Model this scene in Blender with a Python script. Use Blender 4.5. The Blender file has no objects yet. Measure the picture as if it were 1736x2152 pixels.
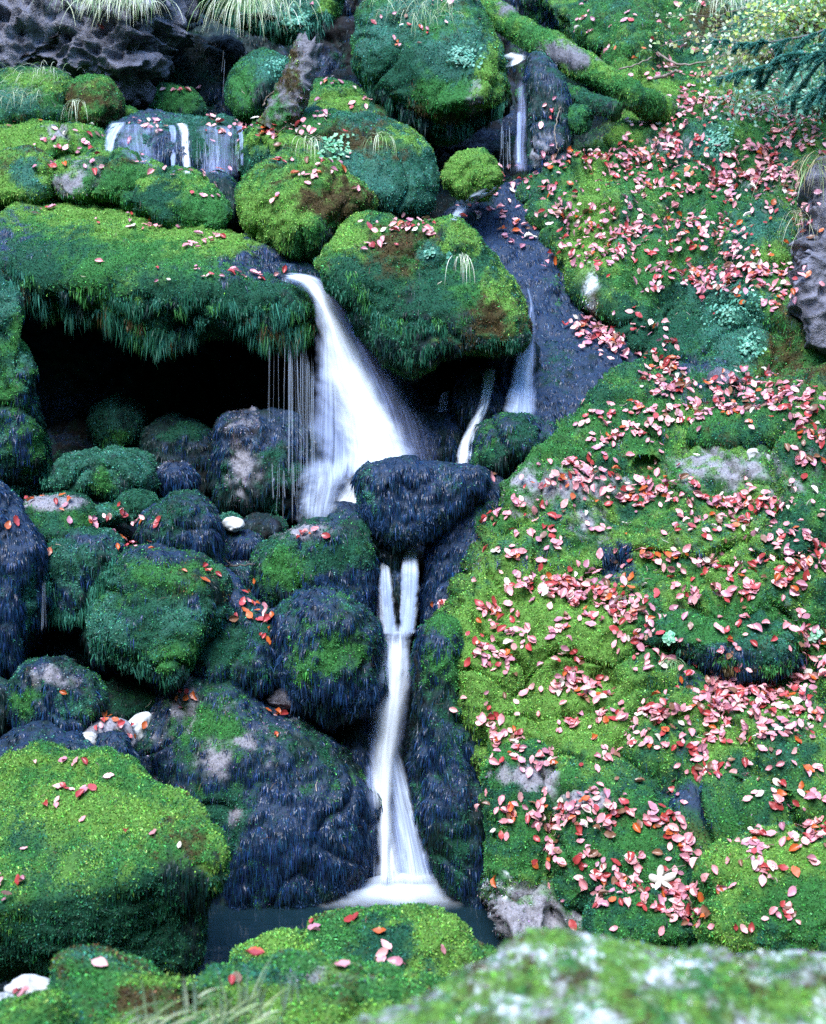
import bpy, math, random, time
import numpy as np
from mathutils import Vector, Matrix
T00 = time.time()
R = math.radians
rng = np.random.default_rng(7)
random.seed(7)
sc = bpy.context.scene
COL = sc.collection

# ------------------------------------------------------------------ camera
HF = 3088.0                       # focal length in working pixels (frame 1736 x 2152)
PITCH = R(-8.0)
cam_d = bpy.data.cameras.new('camera')
cam = bpy.data.objects.new('camera', cam_d); COL.objects.link(cam)
cam.location = (0, 0, 0)
cam.rotation_euler = (R(90) + PITCH, 0, 0)
cam_d.sensor_fit = 'HORIZONTAL'; cam_d.sensor_width = 36
cam_d.lens = 36 * HF / 1736
cam_d.clip_start = 0.05; cam_d.clip_end = 400
cam_d.dof.use_dof = True; cam_d.dof.focus_distance = 8.3; cam_d.dof.aperture_fstop = 4.0
sc.camera = cam

# ------------------------------------------------------------------ sky, sun, exposure
SUN_EL, SUN_AZ = R(56), R(200)    # azimuth measured as the sky texture's sun_rotation
w = bpy.data.worlds.new('World'); sc.world = w; w.use_nodes = True
nt = w.node_tree
sky = nt.nodes.new('ShaderNodeTexSky'); sky.sky_type = 'NISHITA'; sky.sun_disc = False
sky.sun_elevation = SUN_EL; sky.sun_rotation = SUN_AZ; sky.air_density = 1.3; sky.dust_density = 0.0; sky.ozone_density = 5.0
bg = nt.nodes['Background']; bg.inputs['Strength'].default_value = 0.15
nt.links.new(sky.outputs[0], bg.inputs['Color'])
sd = bpy.data.lights.new('sun', 'SUN'); so = bpy.data.objects.new('sun', sd); COL.objects.link(so)
sd.energy = 1.5; sd.angle = R(35); sd.color = (1.0, 0.98, 0.96)
sdir = Vector((math.sin(SUN_AZ) * math.cos(SUN_EL), math.cos(SUN_AZ) * math.cos(SUN_EL), math.sin(SUN_EL)))
so.rotation_euler = sdir.to_track_quat('Z', 'Y').to_euler()
sc.view_settings.view_transform = 'Standard'; sc.view_settings.look = 'None'
sc.view_settings.exposure = 2.65; sc.view_settings.gamma = 1
sc.cycles.max_bounces = 6; sc.cycles.transparent_max_bounces = 24
sc.cycles.diffuse_bounces = 3; sc.cycles.glossy_bounces = 2
sc.cycles.use_denoising = False; sc.cycles.sample_clamp_indirect = 4

# ------------------------------------------------------------------ projection helpers
cP, sP = math.cos(PITCH), math.sin(PITCH)
def P(u, v, Y):
    """working pixel + distance along +Y -> world point(s)"""
    u = np.asarray(u, float); v = np.asarray(v, float); Y = np.asarray(Y, float)
    a = (u - 868) / HF; b = (1076 - v) / HF
    dy = cP - b * sP; dz = sP + b * cP
    k = Y / dy
    return np.stack(np.broadcast_arrays(a * k, Y, dz * k), -1)
def proj(V):
    x, y, z = V[..., 0], V[..., 1], V[..., 2]
    f = y * cP + z * sP; up = -y * sP + z * cP
    return 868 + HF * x / f, 1076 - HF * up / f, f

# ------------------------------------------------------------------ noise
_pr = np.random.default_rng(3)
PERM = _pr.permutation(256).astype(np.int32); PERM = np.concatenate([PERM, PERM])
GR = _pr.normal(size=(256, 3)).astype(np.float32); GR /= np.linalg.norm(GR, axis=1)[:, None]
def gn(p):
    p = p.astype(np.float32); i = np.floor(p).astype(np.int32); f = p - i; i &= 255
    t = f * f * f * (f * (f * 6 - 15) + 10)
    r = 0
    for dx in (0, 1):
        wx = t[:, 0] if dx else 1 - t[:, 0]; a = PERM[(i[:, 0] + dx) & 255]
        for dy in (0, 1):
            wy = t[:, 1] if dy else 1 - t[:, 1]; b = PERM[a + ((i[:, 1] + dy) & 255)]
            for dz in (0, 1):
                wz = t[:, 2] if dz else 1 - t[:, 2]
                g = GR[PERM[b + ((i[:, 2] + dz) & 255)]]
                r = r + wx * wy * wz * (g[:, 0] * (f[:, 0] - dx) + g[:, 1] * (f[:, 1] - dy) + g[:, 2] * (f[:, 2] - dz))
    return r * 1.6
def fbm(p, freq, octv=3, gain=.5):
    s = 0; a = 1
    for o in range(octv):
        s = s + a * gn(p * freq + 17.3 * o); a *= gain; freq *= 2.03
    return s
def billow(p, freq):
    return 1 - 2.2 * np.abs(gn(p * freq + 5.1))

# ------------------------------------------------------------------ materials
def mat(name, build):
    m = bpy.data.materials.new(name); m.use_nodes = True
    n = m.node_tree; b = n.nodes['Principled BSDF']; build(n, b, n.links.new)
    return m
def N(n, t, **kw):
    x = n.nodes.new('ShaderNode' + t)
    for k, v in kw.items(): setattr(x, k, v)
    return x
def noise(n, scale, detail=3, vec=None, rough=.55):
    x = N(n, 'TexNoise'); x.inputs['Scale'].default_value = scale; x.inputs['Detail'].default_value = detail
    x.inputs['Roughness'].default_value = rough
    if vec is not None: n.links.new(vec, x.inputs['Vector'])
    return x.outputs['Fac']
def maprange(n, src, a, b, c, d):
    x = N(n, 'MapRange'); n.links.new(src, x.inputs[0])
    for i, v in enumerate((a, b, c, d)): x.inputs[i + 1].default_value = v
    return x.outputs[0]
def surf_body(n, b, L):
    at = N(n, 'Attribute', attribute_name='col')
    tc = N(n, 'TexCoord').outputs['Object']
    nz = maprange(n, noise(n, 70, 4, tc, .7), .3, .7, .5, 1.4)
    mx = N(n, 'VectorMath', operation='SCALE'); L(at.outputs['Color'], mx.inputs[0]); L(nz, mx.inputs['Scale'])
    L(mx.outputs[0], b.inputs['Base Color'])
    L(maprange(n, at.outputs['Alpha'], 0, 1, .9, .45), b.inputs['Roughness'])
    L(maprange(n, at.outputs['Alpha'], 0, 1, .12, .4), b.inputs['Specular IOR Level'])
    bp = N(n, 'Bump'); bp.inputs['Strength'].default_value = .7; bp.inputs['Distance'].default_value = .012
    L(noise(n, 55, 5, tc, .7), bp.inputs['Height']); L(bp.outputs[0], b.inputs['Normal'])
M_BODY = mat('mossy_stone', surf_body)
def surf_tuft(n, b, L):
    at = N(n, 'Attribute', attribute_name='col')
    L(at.outputs['Color'], b.inputs['Base Color'])
    L(maprange(n, at.outputs['Alpha'], 0, 1, .6, .3), b.inputs['Roughness'])
    L(maprange(n, at.outputs['Alpha'], 0, 1, .22, .6), b.inputs['Specular IOR Level'])
    tr = N(n, 'BsdfTranslucent'); L(at.outputs['Color'], tr.inputs['Color'])
    mx = N(n, 'MixShader'); mx.inputs[0].default_value = .25
    L(b.outputs[0], mx.inputs[1]); L(tr.outputs[0], mx.inputs[2]); L(mx.outputs[0], n.nodes['Material Output'].inputs[0])
M_TUFT = mat('moss_leaves', surf_tuft)
def surf_leaf(n, b, L):
    at = N(n, 'Attribute', attribute_name='col')
    tc = N(n, 'TexCoord').outputs['Object']
    nz = maprange(n, noise(n, 60, 3, tc), .3, .7, .75, 1.2)
    mx = N(n, 'VectorMath', operation='SCALE'); L(at.outputs['Color'], mx.inputs[0]); L(nz, mx.inputs['Scale'])
    L(mx.outputs[0], b.inputs['Base Color']); b.inputs['Roughness'].default_value = .36
    b.inputs['Specular IOR Level'].default_value = .6
    tr = N(n, 'BsdfTranslucent'); L(mx.outputs[0], tr.inputs['Color'])
    ms = N(n, 'MixShader'); ms.inputs[0].default_value = .2
    L(b.outputs[0], ms.inputs[1]); L(tr.outputs[0], ms.inputs[2]); L(ms.outputs[0], n.nodes['Material Output'].inputs[0])
M_LEAF = mat('beech_leaf', surf_leaf)
def surf_crag(n, b, L):
    tc = N(n, 'TexCoord').outputs['Object']
    r = N(n, 'ValToRGB'); L(noise(n, 9, 6, tc, .65), r.inputs[0])
    r.color_ramp.elements[0].position = .3; r.color_ramp.elements[0].color = (.012, .013, .02, 1)
    r.color_ramp.elements[1].position = .75; r.color_ramp.elements[1].color = (.26, .26, .33, 1)
    L(r.outputs[0], b.inputs['Base Color']); b.inputs['Roughness'].default_value = .34
    bp = N(n, 'Bump'); bp.inputs['Strength'].default_value = 1; bp.inputs['Distance'].default_value = .05
    L(noise(n, 16, 7, tc, .7), bp.inputs['Height']); L(bp.outputs[0], b.inputs['Normal'])
M_CRAG = mat('wet_limestone', surf_crag)
def surf_white(n, b, L):
    tc = N(n, 'TexCoord').outputs['Object']
    r = N(n, 'ValToRGB'); L(noise(n, 14, 5, tc, .7), r.inputs[0])
    r.color_ramp.elements[0].position = .3; r.color_ramp.elements[0].color = (.14, .13, .11, 1)
    r.color_ramp.elements[1].position = .55; r.color_ramp.elements[1].color = (.5, .52, .53, 1)
    L(r.outputs[0], b.inputs['Base Color']); b.inputs['Roughness'].default_value = .6
    bp = N(n, 'Bump'); bp.inputs['Strength'].default_value = .5; bp.inputs['Distance'].default_value = .01
    L(noise(n, 40, 5, tc, .7), bp.inputs['Height']); L(bp.outputs[0], b.inputs['Normal'])
M_WHITE = mat('pale_limestone', surf_white)

def water_mat(name, opac, streak, lo, hi, tint=(.86, .92, 1.0), soft=.22, endsoft=.09, vs=1.2):
    def f(n, b, L):
        tc = N(n, 'TexCoord'); uv = tc.outputs['UV']
        sx = N(n, 'SeparateXYZ'); L(uv, sx.inputs[0])
        wob = N(n, 'CombineXYZ'); wv = N(n, 'Math', operation='MULTIPLY'); L(sx.outputs[1], wv.inputs[0]); wv.inputs[1].default_value = 5.0; L(wv.outputs[0], wob.inputs[1])
        wu = N(n, 'Math', operation='MULTIPLY'); L(sx.outputs[0], wu.inputs[0]); wu.inputs[1].default_value = 1.6; L(wu.outputs[0], wob.inputs[0])
        ue = N(n, 'Math', operation='ADD'); L(sx.outputs[0], ue.inputs[0]); L(maprange(n, noise(n, 1, 3, wob.outputs[0], .6), .3, .7, -.13, .13), ue.inputs[1])
        wx = N(n, 'CombineXYZ'); wq = N(n, 'Math', operation='MULTIPLY'); L(sx.outputs[0], wq.inputs[0]); wq.inputs[1].default_value = 9.0; L(wq.outputs[0], wx.inputs[0])
        ve = N(n, 'Math', operation='ADD'); L(sx.outputs[1], ve.inputs[0]); L(maprange(n, noise(n, 1, 3, wx.outputs[0], .6), .3, .7, -.05, .05), ve.inputs[1])
        def stre(fu, fv, d, off=0):
            cb = N(n, 'CombineXYZ')
            a = N(n, 'Math', operation='MULTIPLY'); L(sx.outputs[0], a.inputs[0]); a.inputs[1].default_value = fu
            c = N(n, 'Math', operation='MULTIPLY'); L(sx.outputs[1], c.inputs[0]); c.inputs[1].default_value = fv
            L(a.outputs[0], cb.inputs[0]); L(c.outputs[0], cb.inputs[1]); cb.inputs[2].default_value = off
            return noise(n, 1, d, cb.outputs[0], .6)
        s1 = maprange(n, stre(streak, vs, 4), .32, .68, lo, hi)
        s2 = maprange(n, stre(5, 2.5, 3, 4.4), .3, .7, .55, 1.15)
        def mul(a, c):
            m = N(n, 'Math', operation='MULTIPLY'); L(a, m.inputs[0])
            (L(c, m.inputs[1]) if not isinstance(c, float) else setattr(m.inputs[1], 'default_value', c))
            return m.outputs[0]
        def edge(src, s):
            mr1 = N(n, 'MapRange', interpolation_type='SMOOTHSTEP'); L(src, mr1.inputs[0]); mr1.inputs[1].default_value = 0; mr1.inputs[2].default_value = s
            mr2 = N(n, 'MapRange', interpolation_type='SMOOTHSTEP'); L(src, mr2.inputs[0]); mr2.inputs[1].default_value = 1; mr2.inputs[2].default_value = 1 - s
            return mul(mr1.outputs[0], mr2.outputs[0])
        a = mul(mul(mul(s1, s2), edge(ue.outputs[0], soft)), edge(ve.outputs[0], endsoft))
        a = mul(a, opac); cl = N(n, 'Clamp'); L(a, cl.inputs[0]); a = cl.outputs[0]
        b.inputs['Base Color'].default_value = (*tint, 1); b.inputs['Roughness'].default_value = .5
        tl = N(n, 'BsdfTranslucent'); tl.inputs[0].default_value = (*tint, 1)
        m1 = N(n, 'MixShader'); m1.inputs[0].default_value = .4; L(b.outputs[0], m1.inputs[1]); L(tl.outputs[0], m1.inputs[2])
        tp = N(n, 'BsdfTransparent'); m2 = N(n, 'MixShader')
        L(a, m2.inputs[0]); L(tp.outputs[0], m2.inputs[1]); L(m1.outputs[0], m2.inputs[2])
        L(m2.outputs[0], n.nodes['Material Output'].inputs[0])
    return mat(name, f)
W_CORE = water_mat('falling_water_dense', 1.4, 11, .78, 1.05, (.86, .92, .99), soft=.48, vs=.8)
W_MAIN = water_mat('falling_water_main', 1.4, 22, .4, 1.2, (.68, .78, .95), soft=.3, vs=.8)
W_FAN = water_mat('falling_water_fan', .9, 20, .4, 1.15, (.6, .7, .92), soft=.4, endsoft=.4)
W_VEIL = water_mat('falling_water_veil', .95, 34, .2, 1.2, (.46, .57, .88), soft=.22)
W_RIB = water_mat('falling_water_ribbon', 1.2, 11, .3, 1.15, (.74, .83, .96), soft=.3, endsoft=.03)
W_THIN = water_mat('falling_water_thin', .5, 26, .2, 1.1, (.50, .58, .92), soft=.45, endsoft=.12)
W_STRM = water_mat('falling_water_stream', 1.1, 16, .35, 1.2, (.62, .73, .93), soft=.32)
W_DRIP = water_mat('dripping_water', .42, 3, .4, 1.1, (.7, .82, 1.0), soft=.45, endsoft=.15)

# ------------------------------------------------------------------ mesh helpers
def mk(name, V, F, m, parent=None, col=None, uv=None, smooth=True):
    me = bpy.data.meshes.new(name)
    V = np.ascontiguousarray(V, np.float32); F = np.ascontiguousarray(F, np.int32)
    k = F.shape[1]
    me.vertices.add(len(V)); me.vertices.foreach_set('co', V.ravel())
    me.loops.add(F.size); me.loops.foreach_set('vertex_index', F.ravel())
    me.polygons.add(len(F)); me.polygons.foreach_set('loop_start', np.arange(0, F.size, k, dtype=np.int32))
    me.polygons.foreach_set('use_smooth', np.full(len(F), smooth))
    if col is not None:
        a = me.attributes.new('col', 'FLOAT_COLOR', 'POINT')
        if col.shape[1] == 3: col = np.concatenate([col, np.zeros((len(col), 1))], 1)
        a.data.foreach_set('color', np.ascontiguousarray(col, np.float32).ravel())
    if uv is not None:
        l = me.uv_layers.new(name='UVMap'); l.data.foreach_set('uv', np.ascontiguousarray(uv[F.ravel()], np.float32).ravel())
    me.update(calc_edges=True)
    if m is not None: me.materials.append(m)
    o = bpy.data.objects.new(name, me); COL.objects.link(o)
    if parent is not None: o.parent = parent
    return o
def tag(o, label=None, cat=None, group=None, kind=None):
    if label: o['label'] = label
    if cat: o['category'] = cat
    if group: o['group'] = group
    if kind: o['kind'] = kind
    return o
def normals(V, F):
    a, b, c = V[F[:, 0]], V[F[:, 1]], V[F[:, 2]]
    if F.shape[1] == 4: fn = np.cross(c - a, V[F[:, 3]] - b)
    else: fn = np.cross(b - a, c - a)
    n = np.zeros_like(V)
    for k in range(3):
        n[:, k] = sum(np.bincount(F[:, j], fn[:, k], len(V)) for j in range(F.shape[1]))
    return n / (np.linalg.norm(n, axis=1)[:, None] + 1e-12)

_cs = {}
def cubesphere(n):
    if n in _cs: return _cs[n]
    t = np.tan(np.linspace(-1, 1, n + 1) * math.pi / 4)
    A, B = np.meshgrid(t, t, indexing='ij'); A = A.ravel(); B = B.ravel(); O = np.ones_like(A)
    fs = [(A, B, O), (-A, B, -O), (O, B, -A), (-O, B, A), (A, O, -B), (A, -O, B)]
    i = np.arange(n)[:, None] * (n + 1) + np.arange(n)[None]; i = i.ravel()
    q = np.stack([i, i + n + 1, i + n + 2, i + 1], 1)
    V = np.concatenate([np.stack(f, 1) for f in fs]); Q = np.concatenate([q + k * (n + 1) ** 2 for k in range(6)])
    V /= np.linalg.norm(V, axis=1)[:, None]
    key = np.round(V * 1e5).astype(np.int64); key = (key[:, 0] * 400009 + key[:, 1]) * 400009 + key[:, 2]
    _, idx, inv = np.unique(key, return_index=True, return_inverse=True)
    V = V[idx]; Q = inv[Q].astype(np.int32)
    _cs[n] = (V, Q); return _cs[n]

# ------------------------------------------------------------------ the plant cover: palette of what grows on the stone, some shade and sky tint painted in
PAL = {  # colour, wetness, cover
    'y': ((.140, .310, .056), .05), 'g': ((.042, .185, .044), .1), 'e': ((.014, .095, .052), .15),  # e: moss with the teal of shaded upright and under faces painted in
    't': ((.030, .155, .105), .45), 'b': ((.070, .050, .018), .1), 'n': ((.009, .034, .090), .7),  # n: wet moss, the sky's blue sheen put into its base colour
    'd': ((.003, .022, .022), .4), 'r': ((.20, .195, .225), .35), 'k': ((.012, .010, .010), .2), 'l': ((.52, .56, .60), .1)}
KEYS = list(PAL); KI = {k: i for i, k in enumerate(KEYS)}
PC = np.array([PAL[k][0] for k in KEYS]); PW = np.array([PAL[k][1] for k in KEYS])
def cover(V, style, spots=(), freq=2.6, seed=0):
    W = np.full((len(V), len(KEYS)), -9.0)
    for k, w0 in style.items():
        i = KI[k]; W[:, i] = math.log(w0) + 1.6 * gn(V * freq + 31.7 * i + seed) + 1.0 * gn(V * freq * 3.1 + 11.3 * i + seed) + 1.1 * gn(V * freq * 8 + 7.3 * i)
    if spots:
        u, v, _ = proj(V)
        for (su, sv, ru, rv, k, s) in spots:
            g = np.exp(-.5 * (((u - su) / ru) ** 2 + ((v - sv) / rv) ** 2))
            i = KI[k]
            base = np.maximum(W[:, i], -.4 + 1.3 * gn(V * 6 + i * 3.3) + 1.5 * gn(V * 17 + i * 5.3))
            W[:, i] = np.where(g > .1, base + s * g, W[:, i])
    W = W + .8 * gn(V * 21 + 3)[:, None] * np.linspace(-1, 1, len(KEYS))
    W = np.exp(2.8 * (W - W.max(1)[:, None])); W /= W.sum(1)[:, None]
    return W

SOLID = []      # (V, N, index) of everything solid, for resting leaves and guiding water
PLACES = []
TUFT_D = 1.0
def scatter(V, F, W, parent, Yref, dens=1.0, maxback=.45, tuftlen=1.0, strand=1.0, seed=0, comb=1.0, culluv=None):
    """grow sprigs and strands from a surface"""
    r = np.random.default_rng(100 + seed)
    a, b, c, d = V[F[:, 0]], V[F[:, 1]], V[F[:, 2]], V[F[:, 3]]
    cr = np.cross(c - a, d - b); ar = .5 * np.linalg.norm(cr, axis=1); fn = cr / (2 * ar[:, None] + 1e-12)
    ok = fn[:, 1] < maxback
    cen = (a + c) / 2; u, v, f = proj(cen)
    ok &= (u > -220) & (u < 2000) & (v > -60) & (v < 2215)
    if culluv is not None: ok &= culluv(u, v)
    Wf = W[F[:, 0]]
    cov = 1 - Wf[:, KI['r']] * .93 - Wf[:, KI['k']] * .9 - Wf[:, KI['l']] * .95 
    lam = ar * cov * ok * 19000 * (1 + 1.1 * Wf[:, KI['n']]) * dens * TUFT_D * min(1.25, (7.6 / Yref) ** 1.0)
    cnt = r.poisson(np.maximum(lam, 0)); idx = np.repeat(np.arange(len(F)), cnt)
    if len(idx) < 5: return
    n = len(idx)
    s = r.random((n, 1)); t = r.random((n, 1))
    p = a[idx] * (1 - s) * (1 - t) + b[idx] * s * (1 - t) + c[idx] * s * t + d[idx] * (1 - s) * t
    nn = fn[idx]; Wp = Wf[idx]
    pick = (Wp.cumsum(1) > r.random((n, 1))).argmax(1)
    base = PC[pick]; wet = PW[pick]
    down = np.array([0, 0, -1.0]) + nn * nn[:, 2:3]          # gravity along the surface
    dl = np.linalg.norm(down, axis=1)[:, None]; down = down / (dl + 1e-6)
    rd = r.normal(size=(n, 3)); rd -= nn * (rd * nn).sum(1)[:, None]; rd /= np.linalg.norm(rd, axis=1)[:, None] + 1e-9
    steep = np.clip(1 - nn[:, 2], 0, 1.6)
    isn = (pick == KI['n']) | (pick == KI['d'])
    cl2 = gn(p * np.array([7, 7, 3.]) + 8)
    hang = ((nn[:, 2] < -.15) & (cl2 > -.3) & (r.random(n) < .5)) | ((r.random(n) < .05 * strand) & (nn[:, 2] < .3) & (cl2 > 0))
    hang &= ~isn
    clump = .65 + .6 * np.clip(gn(p * 26 + 3), -1, 1) 
    dirv = nn * .75 + rd * .75 + down * (.35 * steep[:, None])
    dirv = np.where(isn[:, None], nn * (.12 + .25 * np.clip(gn(p * 18), 0, 1))[:, None] + down * 1.0 * comb + rd * .22, dirv)
    dirv = np.where(hang[:, None], nn * .12 + np.array([0, 0, -1.0]) + rd * .2, dirv)
    dirv /= np.linalg.norm(dirv, axis=1)[:, None]
    L = (.010 + .008 * r.random(n)) * (.6 + .7 * clump) * tuftlen
    L = np.where(pick == KI['t'], L * .8, L)
    L = np.where(isn, (.035 + .06 * r.random(n) ** 2) * (.5 + .5 * np.clip(steep, 0, 1)), L)
    L = np.where(hang, (.014 + .02 * r.random(n) ** 2 + .035 * strand * np.clip(cl2, 0, 1) * r.random(n) ** 2), L)
    wd = np.where(pick == KI['t'], .0075, .0048) * (.8 + .5 * r.random(n)) * tuftlen
    wd = np.where(isn, .0042, wd); wd = np.where(hang, .0048, wd)
    side = np.cross(dirv, nn + .6 * r.normal(size=(n, 3))); side /= np.linalg.norm(side, axis=1)[:, None] + 1e-9
    col = base * (.4 + 1.3 * r.random((n, 1)) ** 1.5) * (.5 + .75 * clump[:, None])
    cmb = np.clip(1 + .9 * gn(p * np.array([75, 75, 14.])), .25, 2.4)
    col = np.where(isn[:, None], col * cmb[:, None], col)
    col = np.where(((r.random(n) < .07) & ~isn)[:, None], col * 2.1 + .015, col)  # a few sprigs lightened as painted droplet glints
    col *= 1 + .18 * r.normal(size=(n, 3)); col = np.clip(col, .002, .8)
    p = p - nn * .003
    lon = isn | hang
    def build(mask, name, seg):
        k = mask.sum()
        if k < 3: return
        q, dv, l, wdd, sd, cc, wt, n_ = p[mask], dirv[mask], L[mask][:, None], wd[mask][:, None], side[mask], col[mask], wet[mask], nn[mask]
        if seg == 1:      # small pointed leaf: a kite of two triangles
            m1 = q + dv * l * .55
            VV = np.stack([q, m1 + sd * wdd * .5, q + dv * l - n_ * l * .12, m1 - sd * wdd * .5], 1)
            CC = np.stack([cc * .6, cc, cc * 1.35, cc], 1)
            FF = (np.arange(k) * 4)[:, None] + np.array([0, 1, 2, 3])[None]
            WT = np.repeat(wt, 4)
        else:             # strand: tapering ribbon bending with gravity
            g = np.array([0, 0, -1.0])
            m1 = q + dv * l * .45; m2 = m1 + (dv * .5 + g * .5) * l * .55
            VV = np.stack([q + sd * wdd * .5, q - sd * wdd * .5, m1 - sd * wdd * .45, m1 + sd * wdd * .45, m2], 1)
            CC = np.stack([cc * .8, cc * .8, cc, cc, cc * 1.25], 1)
            b0 = (np.arange(k) * 5)[:, None]
            FF = np.concatenate([b0 + np.array([0, 1, 2, 3]), b0 + np.array([3, 2, 4, 4])], 0)
            FF = np.concatenate([b0 + np.array([[0, 1, 2]]), b0 + np.array([[0, 2, 3]]), b0 + np.array([[3, 2, 4]])], 0)
            WT = np.repeat(wt, 5)
        CC = np.concatenate([CC.reshape(-1, 3), WT[:, None]], 1)
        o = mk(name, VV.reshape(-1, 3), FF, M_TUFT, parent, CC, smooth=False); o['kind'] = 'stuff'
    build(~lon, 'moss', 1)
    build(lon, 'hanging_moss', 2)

def boulder(name, label, cat, outline, Y, T, tilt=0., e=.8, style=None, spots=(), amp=.72, dens=1.0, back=1.0,
            place=None, group=None, seed=None, material=None, crag=0., strand=1.0, tuftlen=1.0, sp=4.2, freq=2.6, comb=1.0, rough=1.0, crease=1.0, brk=None, facet=.6):
    global NB
    NB = globals().get('NB', 0) + 1
    seed = NB if seed is None else seed
    o = np.array(outline, float); cx, cy = o.mean(0)
    cx = (o[:, 0].min() + o[:, 0].max()) / 2 * .5 + cx * .5; cy = (o[:, 1].min() + o[:, 1].max()) / 2 * .5 + cy * .5
    # smooth closed outline
    K = len(o); tt = np.linspace(0, K, K * 16, endpoint=False); i = tt.astype(int); f = (tt - i)[:, None]
    p0, p1, p2, p3 = o[(i - 1) % K], o[i % K], o[(i + 1) % K], o[(i + 2) % K]
    cr = .5 * ((2 * p1) + (-p0 + p2) * f + (2 * p0 - 5 * p1 + 4 * p2 - p3) * f ** 2 + (-p0 + 3 * p1 - 3 * p2 + p3) * f ** 3)
    th = np.arctan2(cr[:, 1] - cy, cr[:, 0] - cx); rad = np.hypot(cr[:, 1] - cy, cr[:, 0] - cx)
    od = np.argsort(th); th, rad = th[od], rad[od]
    W_, H_ = np.ptp(o[:, 0]), np.ptp(o[:, 1])
    n = int(np.clip(max(W_, H_) * .8 / sp, 10, 170))
    S, F = cubesphere(n)
    q = np.interp(np.arctan2(-S[:, 1], S[:, 0]), np.concatenate([th - 2 * math.pi, th, th + 2 * math.pi]), np.tile(rad, 3))
    sn = np.hypot(S[:, 0], S[:, 1]); cs = S[:, 2]
    se = sn ** (e if e < 1 else e); ce = np.sign(cs) * np.abs(cs) ** e
    ux = S[:, 0] / (sn + 1e-9); uy = -S[:, 1] / (sn + 1e-9)
    uu = cx + ux * q * se; vv = cy + uy * q * se
    rq = np.random.default_rng(500 + seed); kd = rq.normal(size=(15, 3)); kd[:, 2] = np.abs(kd[:, 2]) + .2; kd /= np.linalg.norm(kd, axis=1)[:, None]
    hh = rq.uniform(.72, .97, 15); dots = np.maximum(S @ kd.T, .05); rho = -np.log(np.exp(-30 * np.minimum(hh / dots, 1.3)).sum(1) + np.exp(-30)) / 30
    if facet: ce = np.where(ce > 0, ce * (1 - facet + facet * np.clip(rho, .3, 1)) + facet * (rho - 1) * .5, ce)
    jit = 1 + .022 * gn(np.stack([ux * 2.2 + seed, uy * 2.2, uy * 0], 1)) + .016 * gn(np.stack([ux * 6 + seed, uy * 6, uy * 0], 1))
    uu = cx + (uu - cx) * jit; vv = cy + (vv - cy) * jit
    ty = tilt * (cy - vv)
    if brk is not None:
        vb = brk[0] + brk[1] * uu; dv = vb - vv; soft = 9.0
        up = soft * np.logaddexp(0, dv / soft); dn = dv - up
        ty = tilt * up + brk[2] * dn + tilt * (cy - vb) * (0 if len(brk) < 4 else brk[3])
    V = P(uu, vv, Y + ty * Y / HF)
    c0 = P(cx, cy, Y); dr = -c0 / np.linalg.norm(c0)
    V = V + dr * (T * np.where(cs > 0, ce, ce * back))[:, None]
    size = max(W_, H_) * Y / HF
    nr = normals(V, F)
    if (nr * (V - V.mean(0))).sum(1).mean() < 0: F = F[:, ::-1]; nr = -nr
    s = seed * 13.7
    front = .35 + .65 * np.clip(sn * 0 + 1, 0, 1)
    d = amp * (size * .05 * fbm(V + s, 2.2 / size, 2) + .05 * min(1, size) * fbm(V + s, 4.0, 3) * rough)
    d += amp * rough * (.02 * billow(V + s, 9) + .010 * billow(V - s, 22))
    if (style or {}).get('n', 0) > 1.2: d += .016 * gn((V + s) * np.array([17, 17, 3.5])) + .007 * gn((V + s) * np.array([42, 42, 8]))
    if crease: d -= crease * .05 * min(1, size) * np.clip(1 - 9 * np.abs(gn((V + s) * 2.1)), 0, 1) ** 2
    if crag:
        d += crag * (.09 * (1 - 2.6 * np.abs(gn((V + s) * np.array([3.2, 3.2, 5]))))) + crag * .045 * (1 - 2.6 * np.abs(gn((V + s) * np.array([9, 9, 13])))) + crag * .012 * gn(V * 30)
    V = V + nr * d[:, None]
    nr = normals(V, F)
    Wt = cover(V, style or {'g': 1}, spots, freq, s)
    col = np.concatenate([(Wt @ PC) * .55, (Wt @ PW)[:, None]], 1)
    kk = Wt[:, KI['r']] + Wt[:, KI['l']]
    col[:, :3] *= (1 + .8 * kk[:, None])
    root = mk(name, V, F, material or M_BODY, None, col)
    tag(root, label, cat, group)
    PLACES.append(place); SOLID.append((V, nr, len(PLACES) - 1))
    scatter(V, F, Wt, root, Y, dens, seed=seed, strand=strand, tuftlen=tuftlen, comb=comb)
    return root

# ------------------------------------------------------------------ the hillside (ground sheet of the gorge)
def sstep(x): x = np.clip(x, 0, 1); return x * x * (3 - 2 * x)
RV = [-400, -200, 0, 150, 300, 450, 560, 625, 700, 780, 850, 950, 1100, 1250, 1400, 1550, 1700, 1850, 2000, 2150, 2400]
RY = [15.5, 13.8, 12.4, 11.6, 10.8, 10.2, 9.75, 9.45, 9.25, 9.12, 8.72, 8.35, 8.0, 7.75, 7.5, 7.25, 7.02, 6.82, 6.6, 6.3, 5.7]
LV = [-400, -200, 0, 150, 250, 400, 500, 560, 640, 900, 1000, 1100, 1200, 1400, 1550, 1700, 1850, 1930, 2000, 2150, 2400]
LY = [16, 14.2, 13.2, 13.0, 12.4, 11.0, 10.7, 10.9, 12.7, 12.3, 10.4, 9.3, 8.95, 8.55, 8.3, 8.15, 8.05, 8.0, 7.7, 7.1, 5.9]
EV = [-400, 0, 120, 200, 290, 350, 400, 480, 560, 640, 760, 880, 930, 1000, 1100, 1300, 1600, 1900, 2000, 2400]
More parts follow.
